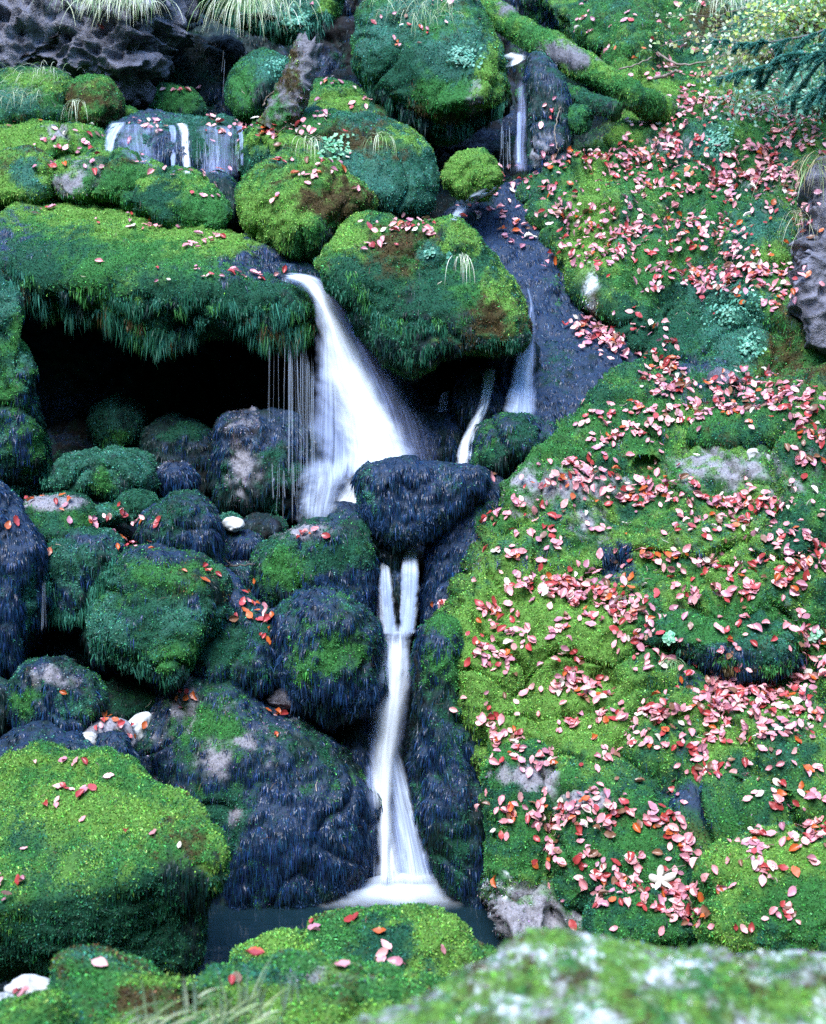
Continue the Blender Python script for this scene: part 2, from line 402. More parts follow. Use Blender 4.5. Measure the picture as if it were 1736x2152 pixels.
EU = [1120, 1130, 1240, 1300, 1260, 1170, 1080, 1120, 1170, 1230, 1330, 1180, 1080, 1015, 970, 935, 975, 1020, 1040, 1020]
LUMPS = [(1165, 1830, 9, 80, -.28), (1420, 1680, 55, 22, -.22), (1470, 1790, 9, 60, -.25), (1290, 1195, 24, 26, -.14), (1290, 1628, 85, 11, -.14),
         (1285, 1432, 22, 22, -.14), (1290, 1580, 90, 30, .08), (1290, 1690, 90, 36, .10), (1360, 975, 12, 9, -.16), (1080, 1450, 70, 110, .10),
         (1650, 935, 55, 10, -.18), (1590, 905, 90, 24, .12), (1490, 985, 70, 40, .08), (1130, 1000, 90, 50, .08), (1500, 700, 120, 30, -.08),
         (1600, 545, 90, 25, .12), (1230, 420, 50, 60, .10), (1390, 560, 35, 60, .09), (1330, 640, 10, 70, -.14), (1060, 1120, 50, 50, .07),
         (1450, 1120, 70, 40, .09), (1620, 1130, 80, 40, .09), (1550, 1250, 80, 34, .08), (1180, 1330, 60, 40, .08), (1330, 300, 90, 40, .09),
         (1560, 290, 90, 40, .08), (1450, 1480, 40, 40, .06), (1650, 1590, 70, 40, .09), (1540, 1710, 70, 30, .09), (1330, 60, 50, 70, .3),
         (1420, 20, 40, 50, -.15), (1560, 1800, 120, 90, -.1), (1590, 1395, 100, 40, -.2), (1350, 890, 50, 14, .08), (1690, 780, 40, 60, -.1)]
def side(u, v): return sstep((u - np.interp(v, EV, EU)) / 90 + .5)
def groundY(u, v):
    Y = np.interp(v, LV, LY) * (1 - side(u, v)) + np.interp(v, RV, RY) * side(u, v)
    Y = Y - .35 * np.clip((300 - u) / 300, 0, 3) * sstep((v - 900) / 300)
    Y = Y - .0005 * np.clip(u - 1300, 0, 900)
    for a, b, c, d, k in LUMPS:
        Y = Y - k * np.exp(-.5 * (((u - a) / c) ** 2 + ((v - b) / d) ** 2))
    return Y
gu = np.arange(-450, 2200, 4.); gv = np.arange(-400, 2400, 4.)
U, Vv = np.meshgrid(gu, gv); nr_, nc_ = U.shape
gy = groundY(U, Vv)
# soften the step between bank and channel
for _ in range(4):
    gy[1:-1] = (gy[:-2] + 2 * gy[1:-1] + gy[2:]) / 4; gy[:, 1:-1] = (gy[:, :-2] + 2 * gy[:, 1:-1] + gy[:, 2:]) / 4
GV = P(U.ravel(), Vv.ravel(), gy.ravel())
ii = (np.arange(nr_ - 1)[:, None] * nc_ + np.arange(nc_ - 1)[None]).ravel()
GF = np.stack([ii, ii + nc_, ii + nc_ + 1, ii + 1], 1)
GN = normals(GV, GF)
if GN[:, 2].mean() < 0: GF = GF[:, ::-1]; GN = -GN
rs = side(U, Vv).ravel()
rock = .17 * fbm(GV, 1.0, 2) + .055 * fbm(GV + 9, 3.2, 3) + .018 * billow(GV, 8) + .012 * billow(GV + 4, 20)
rock -= .09 * np.clip(1 - 8 * np.abs(gn(GV * 1.5 + 40)), 0, 1) ** 2 + .06 * np.clip(1 - 8 * np.abs(gn(GV * np.array([2.2, 2.2, 3.4]) + 80)), 0, 1) ** 2
GV = GV + GN * rock[:, None]
GN = normals(GV, GF)
Wr = cover(GV, {'g': 1.3, 'y': .85, 'e': 1.0, 't': .42, 'b': .28, 'n': .22, 'r': .16}, [
    (1110, 1330, 130, 80, 'y', 3.2), (1050, 1440, 90, 100, 'y', 3.0), (1200, 1500, 120, 60, 'y', 2.2), (1250, 1330, 40, 60, 'y', 2), (1240, 440, 30, 70, 'y', 2.6), (1300, 260, 50, 40, 'y', 2.2), (1340, 190, 40, 20, 'y', 2.2),
    (1200, 1020, 60, 20, 'r', 1.6), (1500, 980, 50, 25, 'r', 2.0), (1120, 1025, 40, 30, 'r', 1.4), (1240, 1090, 30, 25, 'r', 1.6), (1100, 1925, 90, 28, 'r', 4.0),
    (1110, 1630, 40, 16, 'r', 2.4), (1150, 1660, 14, 40, 'r', 2.2), (1150, 1880, 14, 40, 'r', 2.4), (1060, 1880, 30, 25, 'l', 1.0),
    (1520, 640, 70, 50, 't', 2.4), (1550, 720, 40, 60, 't', 2.2), (1400, 700, 70, 60, 'e', 2.4), (1450, 760, 60, 40, 'n', 1.2), (1650, 740, 50, 60, 'b', 1.8),
    (1500, 300, 30, 30, 't', 2.2), (1570, 470, 60, 25, 't', 2.0), (1640, 320, 30, 20, 't', 2.0), (1395, 310, 40, 12, 'r', 1.2), (1600, 70, 90, 60, 't', 2.0),
    (1240, 600, 8, 40, 'l', 2.6), (1245, 640, 7, 25, 'b', 2.6), (1300, 720, 40, 30, 'e', 1.6), (1480, 40, 40, 30, 'b', 2.0), (1290, 1195, 30, 30, 'n', 2.5),
    (1640, 1000, 60, 30, 'r', 1.2), (985, 1500, 30, 200, 'g', .5), (1420, 1680, 50, 20, 'n', 1.6), (1530, 1390, 90, 20, 'n', 1.2), (1500, 900, 60, 12, 'n', 1.5)], 1.9, 5)  # navy spots paint shade into the hollow, cleft and undercuts
Wl = cover(GV, {'k': 1.2, 'd': 1.0, 'n': .9, 'e': .5}, [(390, 150, 90, 70, 'd', 2.5), (1180, 60, 60, 60, 'g', 2.5), (1250, 20, 60, 50, 'g', 2.0), (1160, 30, 20, 15, 'n', 3)], 2.2, 9)  # dark rock, its near-black also painting the shade of cave and gaps
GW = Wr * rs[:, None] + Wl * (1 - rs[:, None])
gcol = np.concatenate([(GW @ PC) * .55, (GW @ PW)[:, None]], 1)
gcol[:, :3] *= 1 + .9 * (GW[:, KI['r']] + GW[:, KI['l']])[:, None]
hill = mk('hillside', GV, GF, M_BODY, None, gcol); hill['kind'] = 'structure'
PLACES.append(None); SOLID.append((GV, GN, len(PLACES) - 1))
scatter(GV, GF, GW, hill, 7.9, 1.0, maxback=.6, seed=1, culluv=lambda u, v: (u > 820) | (v < 330) | (v > 900))

# unseen bank added behind and beside the viewer to block low light
pl = [(-9, 17), (-7.5, 11), (-6.2, 5), (-5.6, -1), (-3.6, -5.5), (0, -7), (3.6, -5.5), (5.6, -1), (6.2, 5), (7.5, 11), (9, 17)]
tq = np.linspace(0, len(pl) - 1, 120); px = np.interp(tq, range(len(pl)), [a[0] for a in pl]); py = np.interp(tq, range(len(pl)), [a[1] for a in pl])
hz = np.linspace(0, 1, 40); A, B = np.meshgrid(tq, hz)
bx = np.tile(px, (40, 1)); by = np.tile(py, (40, 1)); sc_ = 1 + .25 * B
bz = -5 + B * (13 + 1.2 * np.sin(A * 1.7))
BV = np.stack([(bx * sc_).ravel(), (by * sc_ ).ravel(), bz.ravel()], 1)
BV[:, 0] += .5 * fbm(BV, .5, 3); BV[:, 1] += .5 * fbm(BV + 7, .5, 3)
ib = (np.arange(39)[:, None] * 120 + np.arange(119)[None]).ravel(); BF = np.stack([ib, ib + 1, ib + 121, ib + 120], 1)
bwc = cover(BV, {'g': 1, 'e': 1, 'k': .8, 'b': .4}, (), .8)
mk('light_blocking_bank', BV, BF, M_BODY, None, np.concatenate([bwc @ PC, (bwc @ PW)[:, None]], 1))['kind'] = 'structure'

# ------------------------------------------------------------------ boulders
BR = {'y': 1.3, 'g': 1.2, 'e': .5, 'b': .4, 't': .3}            # bright dry moss
MD = {'g': 1.0, 'e': 1.0, 'y': .45, 't': .6, 'b': .35, 'n': .25}  # mixed
TE = {'t': 1.3, 'e': 1.0, 'g': .6, 'b': .4, 'n': .3}            # teal liverwort
WT = {'n': 1.5, 'e': .9, 'd': .8, 't': .4, 'g': .4, 'k': .35}            # wet hanging moss, blue sky reflection painted in
DK = {'d': 1.2, 'k': .6, 'n': .5, 'e': .5}                    # deep shade, painted as dark cover
B = boulder
B('boulder', 'big wet boulder with moss and grey stone patches left of the lowest fall', 'boulder',
  [(275,1600),(285,1545),(320,1500),(355,1455),(400,1415),(450,1402),(500,1430),(560,1480),(640,1515),(715,1575),(760,1635),(785,1690),(772,1760),(760,1830),(720,1875),(640,1915),(560,1935),(470,1930),(425,1860),(380,1770),(310,1680)],
  7.78, .5, .3, .75, {'n': 1.7, 'e': .8, 'd': .7, 'g': .45, 'r': .35}, [(440,1540,40,40,'g',2.2),(450,1600,22,28,'r',3),(390,1480,20,30,'r',2),(500,1715,16,14,'r',3),(500,1560,25,10,'r',2.5),(470,1700,60,30,'e',2),(650,1760,80,80,'n',2)],
  strand=1.5, amp=.45, facet=.3, place='wet boulder left of the lowest fall', seed=2)
B('boulder', 'round wet boulder with a green moss patch left of the twin falls', 'boulder',
  [(578,1310),(600,1262),(645,1235),(700,1231),(750,1255),(780,1300),(796,1350),(790,1400),(794,1430),(784,1462),(745,1490),(700,1515),(650,1492),(612,1452),(590,1390)],
  7.8, .42, .2, .82, WT, [(690,1360,42,38,'g',3.2),(640,1420,30,25,'g',2.2),(620,1290,25,20,'e',1.5)], strand=1.6, place='round boulder beside the twin falls', crease=.3)
B('boulder', 'wide dark mossy boulder under the main waterfall, red leaves on top', 'boulder',
  [(537,1205),(550,1160),(600,1130),(650,1102),(710,1085),(760,1092),(786,1120),(792,1180),(784,1240),(768,1275),(720,1250),(650,1240),(580,1268),(545,1245)],
  8.2, .38, .25, .82, WT, [(600,1190,45,30,'g',2.2),(690,1175,50,20,'e',2),(650,1118,40,10,'r',2.5),(740,1225,40,35,'n',2)], strand=1.5, place='wide boulder below the main fall')
B('boulder', 'smooth blue wet boulder right of the main waterfall base', 'boulder',
  [(749,1005),(765,982),(800,972),(850,966),(900,976),(960,980),(1020,984),(1022,1015),(985,1055),(940,1085),(898,1120),(830,1138),(785,1118),(762,1080),(752,1040)],
  8.33, .35, .2, .7, {'n': 2.6, 'd': .4, 't': .5}, [(775,1050,20,30,'t',2),(830,1120,50,20,'d',2)], amp=.55, strand=1.5, place='blue wet boulder beside the main fall', crease=.2)
B('boulder', 'huge overhanging boulder with bright moss top and hanging fringe over the cave', 'boulder',
  [(-80,470),(0,440),(80,428),(180,425),(260,430),(330,445),(400,465),(450,492),(520,522),(580,560),(632,592),(655,625),(664,665),(655,712),(615,722),(560,718),(480,698),(400,706),(350,735),(300,715),(220,680),(130,655),(60,632),(10,615),(-80,600)],
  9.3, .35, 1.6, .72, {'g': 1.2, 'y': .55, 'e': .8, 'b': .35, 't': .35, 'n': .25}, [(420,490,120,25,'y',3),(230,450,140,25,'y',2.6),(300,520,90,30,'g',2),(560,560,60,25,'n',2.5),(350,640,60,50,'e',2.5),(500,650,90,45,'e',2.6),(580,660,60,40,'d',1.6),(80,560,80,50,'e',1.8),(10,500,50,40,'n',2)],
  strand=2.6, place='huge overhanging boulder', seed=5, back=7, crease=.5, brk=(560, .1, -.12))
B('boulder', 'domed boulder with yellow-green crown between the main fall and right cascade', 'boulder',
  [(664,550),(685,505),(725,472),(790,452),(850,458),(895,470),(950,460),(988,490),(1035,550),(1078,612),(1105,665),(1112,710),(1085,735),(1000,738),(930,745),(865,768),(815,745),(765,700),(722,642),(680,590)],
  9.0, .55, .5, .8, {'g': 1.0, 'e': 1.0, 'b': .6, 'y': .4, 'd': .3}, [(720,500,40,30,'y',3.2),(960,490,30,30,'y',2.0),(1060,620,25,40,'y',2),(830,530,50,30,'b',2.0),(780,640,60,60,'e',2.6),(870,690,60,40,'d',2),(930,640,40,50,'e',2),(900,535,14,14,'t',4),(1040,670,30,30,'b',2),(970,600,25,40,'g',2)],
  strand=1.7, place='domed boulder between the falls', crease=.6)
B('boulder', 'rounded boulder with yellow moss below and brown litter on its right', 'boulder',
  [(500,420),(510,372),(550,336),(620,318),(690,330),(750,372),(787,415),(772,450),(722,480),(680,520),(612,532),(552,512),(512,472)],
  9.75, .5, .5, .85, BR, [(680,420,60,35,'b',2.6),(560,470,50,40,'y',3),(640,490,40,25,'g',1.5),(700,490,40,20,'d',2)], place='round yellow-mossed boulder above the main fall', strand=.8)
B('boulder', 'large teal mossy boulder with a leaf strewn ridge above the yellow one', 'boulder',
  [(510,335),(520,292),(570,257),(650,238),(740,240),(800,255),(860,285),(905,325),(921,370),(905,425),(870,452),(800,458),(700,440),(600,400),(525,370)],
  10.3, .6, .6, .8, TE, [(620,260,80,18,'g',2),(760,300,60,25,'b',1.5),(800,400,60,40,'t',2),(560,290,40,20,'y',2.2),(850,290,40,20,'y',2)], place='large teal boulder above the yellow one')
B('boulder', 'low mossy boulder right of the broken upright log', 'boulder',
  [(612,245),(630,202),(680,178),(740,186),(792,215),(814,252),(785,285),(700,295),(625,275)], 10.9, .4, .7, .85, MD, [(690,215,40,20,'y',2)], place='low boulder beside the broken log')
B('boulder', 'dark green boulder with pale liverwort left of the broken upright log', 'boulder',
  [(477,190),(490,150),(522,120),(560,110),(600,122),(614,160),(607,210),(572,245),(520,256),(486,232)], 11.0, .45, .3, .85, {'e': 1.1, 'g': 1.1, 't': .5, 'd': .4},
  [(585,140,22,20,'t',3.5),(510,190,20,30,'g',2),(570,210,40,25,'d',1.8)], place='dark green boulder left of the broken log')
B('boulder', 'biggest upper boulder with teal cushions and red leaves beneath the fallen log', 'boulder',
  [(750,60),(768,10),(820,-30),(920,-45),(985,-10),(1022,60),(1058,130),(1069,190),(1060,240),(1000,272),(940,290),(880,265),(822,228),(778,195),(754,140)],
  11.2, .85, .3, .78, {'t': .9, 'e': .8, 'g': .9, 'b': .5, 'y': .25}, [(960,130,50,35,'t',3),(1020,170,20,50,'y',2.6),(930,190,50,30,'g',3),(840,150,40,50,'e',2),(800,60,40,30,'t',2),(870,240,70,25,'b',2.2),(1000,200,15,25,'r',2.4),(1040,250,30,30,'k',3),(1035,120,12,30,'y',2)],
  strand=1.3, place='biggest upper boulder below the fallen log', seed=12)
B('boulder', 'mass of hanging moss at the top edge above a black hollow', 'boulder',
  [(425,-90),(730,-90),(722,0),(716,30),(690,45),(660,80),(610,88),(560,68),(505,58),(450,38),(425,0)], 11.9, .55, .2, .75, {'t': 1.1, 'g': .8, 'e': .9}, [(640,50,30,30,'t',2.5),(680,20,30,15,'y',2),(470,20,30,20,'g',2)], strand=1.4, place='hanging moss mass at the top edge')
B('boulder', 'small yellow-green boulder alone in front of the black hollow', 'boulder',
  [(944,372),(955,342),(990,326),(1025,332),(1041,360),(1036,395),(1003,411),(960,402)], 10.0, .25, .2, .85, {'y': 2, 'g': .9}, [], sp=3, amp=1.4, facet=1.2, place='small round green boulder')
B('boulder', 'wet arched ledge boulder that carries the upper left trickles', 'boulder',
  [(215,305),(225,265),(280,248),(360,246),(440,252),(500,262),(514,300),(512,350),(496,382),(420,378),(340,368),(280,352),(225,328)], 10.6, .4, .5, .7, {'n': 1.4, 't': 1.1, 'e': .6}, [(450,290,40,35,'e',2.5),(300,300,40,30,'t',1.5),(340,310,30,30,'n',1.5)], amp=.6, place='arched ledge boulder with trickles', crease=.2, strand=.6)
B('boulder', 'mossy boulder with a pale moss crown at far left below the grey crag', 'boulder',
  [(-60,175),(10,152),(70,142),(120,148),(147,178),(152,230),(140,262),(60,275),(-60,280)], 11.0, .4, .3, .8, MD, [(60,170,50,15,'y',2.6),(30,220,40,30,'t',2)], place='mossy boulder below the grey crag')
B('boulder', 'olive round boulder touching the grey crag, right of its mossy neighbour', 'boulder',
  [(140,185),(170,163),(215,162),(246,190),(254,225),(236,262),(180,270),(148,255)], 10.9, .35, .3, .85, {'g': 1, 'b': .9, 't': .4, 'y': .5}, [], place='olive boulder touching the crag')
B('boulder', 'long low boulder of yellow moss with a leaf covered middle at far left', 'boulder',
  [(-60,280),(0,262),(60,255),(110,258),(165,266),(210,277),(226,312),(215,335),(150,335),(100,348),(40,345),(-60,340)], 10.5, .4, .8, .8, BR, [(60,290,60,20,'y',3),(120,285,25,12,'r',2),(190,300,25,20,'g',2)], place='long low yellow boulder at the left')
B('boulder', 'olive and teal boulder at the far left edge under the low yellow one', 'boulder',
  [(-60,340),(10,322),(60,318),(100,330),(118,355),(124,385),(118,412),(80,434),(30,432),(-60,425)], 10.1, .4, .3, .85, {'y': .7, 'b': .8, 't': .8, 'g': .8}, [(55,370,20,20,'t',3),(30,400,40,20,'y',2)], place='olive boulder at the left edge')
B('boulder', 'broad green boulder with grey stone showing, in front of the ledge', 'boulder',
  [(95,362),(130,336),(200,322),(270,326),(332,347),(335,385),(290,420),(200,428),(130,415)], 10.05, .4, .6, .82, BR, [(150,385,35,15,'r',2.5),(170,350,25,10,'r',1.5),(240,390,60,20,'g',2),(110,350,20,12,'y',2)], place='broad green boulder before the ledge')
B('boulder', 'bright green boulder with streaming moss just below the arched ledge', 'boulder',
  [(243,408),(270,380),(312,362),(360,358),(420,374),(466,400),(484,432),(480,465),(445,492),(350,482),(280,445)], 9.9, .4, .6, .82, {'g': 1.7, 'e': .6, 'y': .6}, [(340,400,20,30,'e',2),(430,450,25,25,'g',3),(320,380,40,12,'y',2)], place='bright green boulder below the ledge')
B('boulder', 'small wet blue boulder below the arched ledge trickles', 'boulder',
  [(418,372),(455,360),(492,378),(504,420),(498,468),(474,492),(455,450)], 10.15, .3, .3, .85, WT, [], place='small wet boulder below the trickles')
B('boulder', 'wet blue shoulder of stone at the lip of the main waterfall', 'boulder',
  [(470,520),(520,500),(570,515),(615,545),(655,560),(668,590),(630,605),(570,580),(510,550)], 9.55, .25, .6, .85, {'n': 2, 'e': .5, 'g': .3}, [(530,515,30,10,'y',1.6)], sp=3.4, amp=.5, place='wet lip of the main fall')
B('boulder', 'little mossy hump between the main fall lip and the domed boulder', 'boulder',
  [(600,560),(620,520),(655,512),(690,520),(690,560),(665,585),(630,580)], 9.7, .22, .4, .85, {'y': 1.4, 'g': 1}, [], sp=3.4, place='little hump beside the lip')
B('rock_chute', 'steep blue rock chute streaked with wet moss right of the domed boulder', 'rock slab',
  [(935,462),(980,415),(1050,386),(1120,378),(1160,425),(1180,500),(1195,590),(1250,680),(1330,722),(1352,775),(1322,822),(1255,880),(1180,912),(1128,905),(1090,850),(1085,760),(1080,680),(1050,600),(990,520)],
  9.72, .22, 1.15, .72, {'n': 3.0, 'd': .35, 'e': .35}, [(1150,470,25,40,'e',2),(1170,560,15,40,'g',1.6),(1290,800,50,30,'d',1.2),(1120,530,60,60,'n',2)], amp=.5, strand=1, crease=.15, place='blue rock chute', seed=31)
B('rock_slab', 'tall leaning mossy slab right of the thin upper fall', 'rock slab',
  [(1113,120),(1160,128),(1190,200),(1196,300),(1182,345),(1113,360),(1108,250)], 10.7, .25, .3, .6, {'e': .8, 'n': 1.2, 't': .4, 'd': 1}, [(1150,320,20,20,'r',1)], amp=.5, place='tall slab beside the thin upper fall')
B('boulder', 'knob of moss hanging in the dark gap under the fallen log', 'boulder',
  [(1188,245),(1195,225),(1225,222),(1240,235),(1238,265),(1215,278),(1195,270)], 10.6, .15, .1, .85, {'e': 1, 'g': 1.2}, [], sp=3, place='moss knob under the log')
B('boulder', 'tiny green boulder on the back wall beside the arched ledge', 'boulder',
  [(243,245),(255,230),(275,228),(290,240),(285,256),(255,256)], 11.1, .15, .1, .85, BR, [], sp=3, place='tiny boulder by the ledge')
B('boulder', 'shaded green boulder at the foot of the dark back wall above the ledge', 'boulder',
  [(325,235),(330,190),(355,178),(400,190),(425,215),(430,245),(380,255)], 11.5, .25, .2, .85, {'g': 1, 'e': 1, 'd': .6}, [(355,210,15,20,'g',3)], sp=3, place='shaded boulder at the back wall')
B('rock_wall', 'dark purple green rock wall in the recess above the ledge', 'rock wall',
  [(318,120),(350,80),(420,75),(500,90),(520,150),(500,240),(440,262),(350,250),(315,200)], 12.4, .3, .1, .7, {'d': 1.6, 'n': .9, 'e': .7}, [], amp=.6)
B('rock_wall', 'teal mossy rock wall down the left edge beside the cave', 'rock wall',
  [(-80,560),(20,590),(50,640),(42,700),(66,760),(58,830),(85,900),(100,980),(95,1035),(40,1052),(-80,1060)], 9.1, .5, -.1, .75, {'e': 1, 't': 1, 'd': .7, 'g': .6, 'n': .4}, [(40,690,14,40,'g',2.5),(70,960,20,40,'g',2),(50,940,15,20,'n',2),(20,620,20,20,'t',2)], strand=1.5, place='rock wall at the left edge', back=1.5)
# inside and before the cave
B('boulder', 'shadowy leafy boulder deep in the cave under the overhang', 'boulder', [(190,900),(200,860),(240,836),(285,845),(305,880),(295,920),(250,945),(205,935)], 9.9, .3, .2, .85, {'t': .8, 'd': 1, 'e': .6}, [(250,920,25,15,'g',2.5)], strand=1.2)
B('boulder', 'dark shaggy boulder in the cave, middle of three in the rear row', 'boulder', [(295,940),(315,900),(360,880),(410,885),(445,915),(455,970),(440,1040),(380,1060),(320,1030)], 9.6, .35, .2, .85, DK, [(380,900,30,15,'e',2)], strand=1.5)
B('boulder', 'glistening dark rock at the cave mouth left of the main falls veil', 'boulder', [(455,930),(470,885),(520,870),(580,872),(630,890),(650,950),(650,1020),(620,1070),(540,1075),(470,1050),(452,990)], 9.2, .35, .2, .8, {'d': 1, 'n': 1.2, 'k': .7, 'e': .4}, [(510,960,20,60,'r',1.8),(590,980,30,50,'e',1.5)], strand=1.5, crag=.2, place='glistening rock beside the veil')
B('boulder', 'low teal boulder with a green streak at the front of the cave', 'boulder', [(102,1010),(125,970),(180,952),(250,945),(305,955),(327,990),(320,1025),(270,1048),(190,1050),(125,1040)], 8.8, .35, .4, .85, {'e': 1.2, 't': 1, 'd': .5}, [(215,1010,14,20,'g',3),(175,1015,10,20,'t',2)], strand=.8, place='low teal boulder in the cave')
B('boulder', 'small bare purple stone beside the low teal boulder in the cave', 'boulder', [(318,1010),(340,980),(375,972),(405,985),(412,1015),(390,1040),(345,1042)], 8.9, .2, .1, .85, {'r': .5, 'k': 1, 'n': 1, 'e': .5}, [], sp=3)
B('boulder', 'flat topped mossy boulder with red leaves at the left below the cave', 'boulder', [(50,1065),(90,1048),(160,1040),(190,1060),(196,1095),(180,1125),(130,1150),(85,1150),(55,1110)], 8.3, .35, .6, .75, {'e': 1.1, 'g': .9, 'd': .5}, [(100,1056,40,9,'r',3.5)], strand=1.2, place='flat topped boulder below the cave')
B('boulder', 'small teal cushion boulder behind the leaf filled hollow', 'boulder', [(246,1065),(260,1042),(295,1032),(325,1045),(332,1068),(315,1090),(275,1095)], 8.5, .22, .3, .85, {'e': 1.2, 't': 1}, [], sp=3.4, place='small teal cushion boulder')
B('boulder', 'lowest teal cushion boulder in front of its twin, by the red leaves', 'boulder', [(192,1085),(200,1068),(230,1062),(258,1075),(262,1090),(240,1100),(205,1100)], 8.4, .18, .3, .85, {'e': 1.2, 't': 1, 'g': .4}, [], sp=3.4, place='lowest teal cushion boulder')
B('boulder', 'dark shaggy boulder in the middle left with blue wet crown', 'boulder', [(294,1115),(318,1068),(370,1041),(420,1046),(457,1080),(469,1130),(463,1182),(420,1192),(350,1168),(305,1145)], 8.25, .35, .2, .85, WT, [(350,1090,40,25,'e',1.8)], strand=1.5, place='shaggy boulder at the middle left')
B('boulder', 'boulder wearing a long beard of teal moss, left of the round green one', 'boulder', [(85,1175),(120,1132),(180,1112),(240,1120),(257,1155),(242,1205),(212,1245),(182,1298),(130,1308),(100,1262)], 8.05, .32, .1, .8, {'t': 1, 'e': 1.3, 'd': .4, 'n': .5}, [(180,1130,50,15,'n',2)], strand=2.6, place='bearded teal boulder')
B('boulder', 'great round boulder of mixed green and silvery moss at left centre', 'boulder', [(190,1340),(198,1275),(225,1195),(270,1152),(330,1144),(392,1165),(445,1200),(482,1245),(475,1305),(430,1362),(392,1420),(352,1446),(300,1412),(230,1382)], 7.9, .5, .2, .82,
  {'g': .5, 'e': 1.2, 't': .7, 'b': .3, 'n': .8, 'd': .6}, [(220,1320,30,30,'t',3.2),(370,1300,50,25,'t',2.6),(330,1215,50,30,'g',1.8),(320,1160,50,12,'n',2),(400,1360,40,40,'g',1.6)], strand=1.6, place='great round boulder at left centre')
B('boulder', 'sloping blue slab with orange leaves between the two round boulders', 'boulder', [(425,1185),(480,1205),(540,1262),(582,1320),(596,1380),(590,1440),(520,1455),(440,1435),(398,1400),(425,1345),(470,1290),(455,1230)], 7.95, .32, .5, .8, WT, [(470,1370,30,18,'e',2.4)], strand=1.5, place='sloping slab between the round boulders')
B('boulder', 'tall blue wet bulge at the left edge below the cave', 'boulder', [(-80,1045),(20,1042),(60,1088),(80,1150),(86,1230),(80,1300),(52,1360),(38,1425),(-10,1440),(-80,1440)], 7.95, .45, .1, .75, {'n': 3, 't': .35, 'e': .3}, [(65,1250,12,60,'t',2)], amp=.7, strand=1.3, place='tall blue bulge at the left edge', crease=.5)
B('boulder', 'bearded boulder with a bare crown at the lower left', 'boulder', [(12,1465),(38,1412),(88,1384),(140,1396),(192,1428),(217,1468),(205,1505),(175,1530),(130,1562),(90,1560),(35,1525)], 7.4, .35, .2, .82, WT, [(110,1425,30,14,'r',2.4),(150,1480,30,20,'t',2),(60,1470,20,20,'g',2)], strand=1.7, place='bearded boulder at the lower left')
B('boulder', 'green carpeted floor stone in the hollow below the great round boulder', 'boulder', [(215,1470),(250,1430),(320,1425),(370,1450),(340,1490),(280,1520),(220,1515)], 8.05, .2, .6, .85, {'e': 1.4, 'g': .6, 'd': .5}, [], place='green floor of the hollow')
B('boulder', 'flat blue stone behind the big front left boulder', 'boulder', [(-40,1590),(10,1550),(60,1532),(120,1535),(180,1560),(212,1590),(190,1630),(0,1640)], 6.95, .25, .6, .8, {'n': 2.4, 'd': .5, 't': .4}, [], amp=.7, place='flat blue stone')
B('boulder', 'small dark stone wedged against the big wet boulder', 'boulder', [(202,1575),(215,1545),(245,1540),(268,1560),(270,1600),(240,1615),(208,1605)], 7.1, .15, .2, .85, WT, [], sp=3.2)
B('boulder', 'dark edge stone under the tall blue bulge', 'boulder', [(-60,1440),(0,1432),(18,1460),(22,1520),(5,1550),(-60,1560)], 7.5, .25, .1, .85, WT, [], sp=3.4)
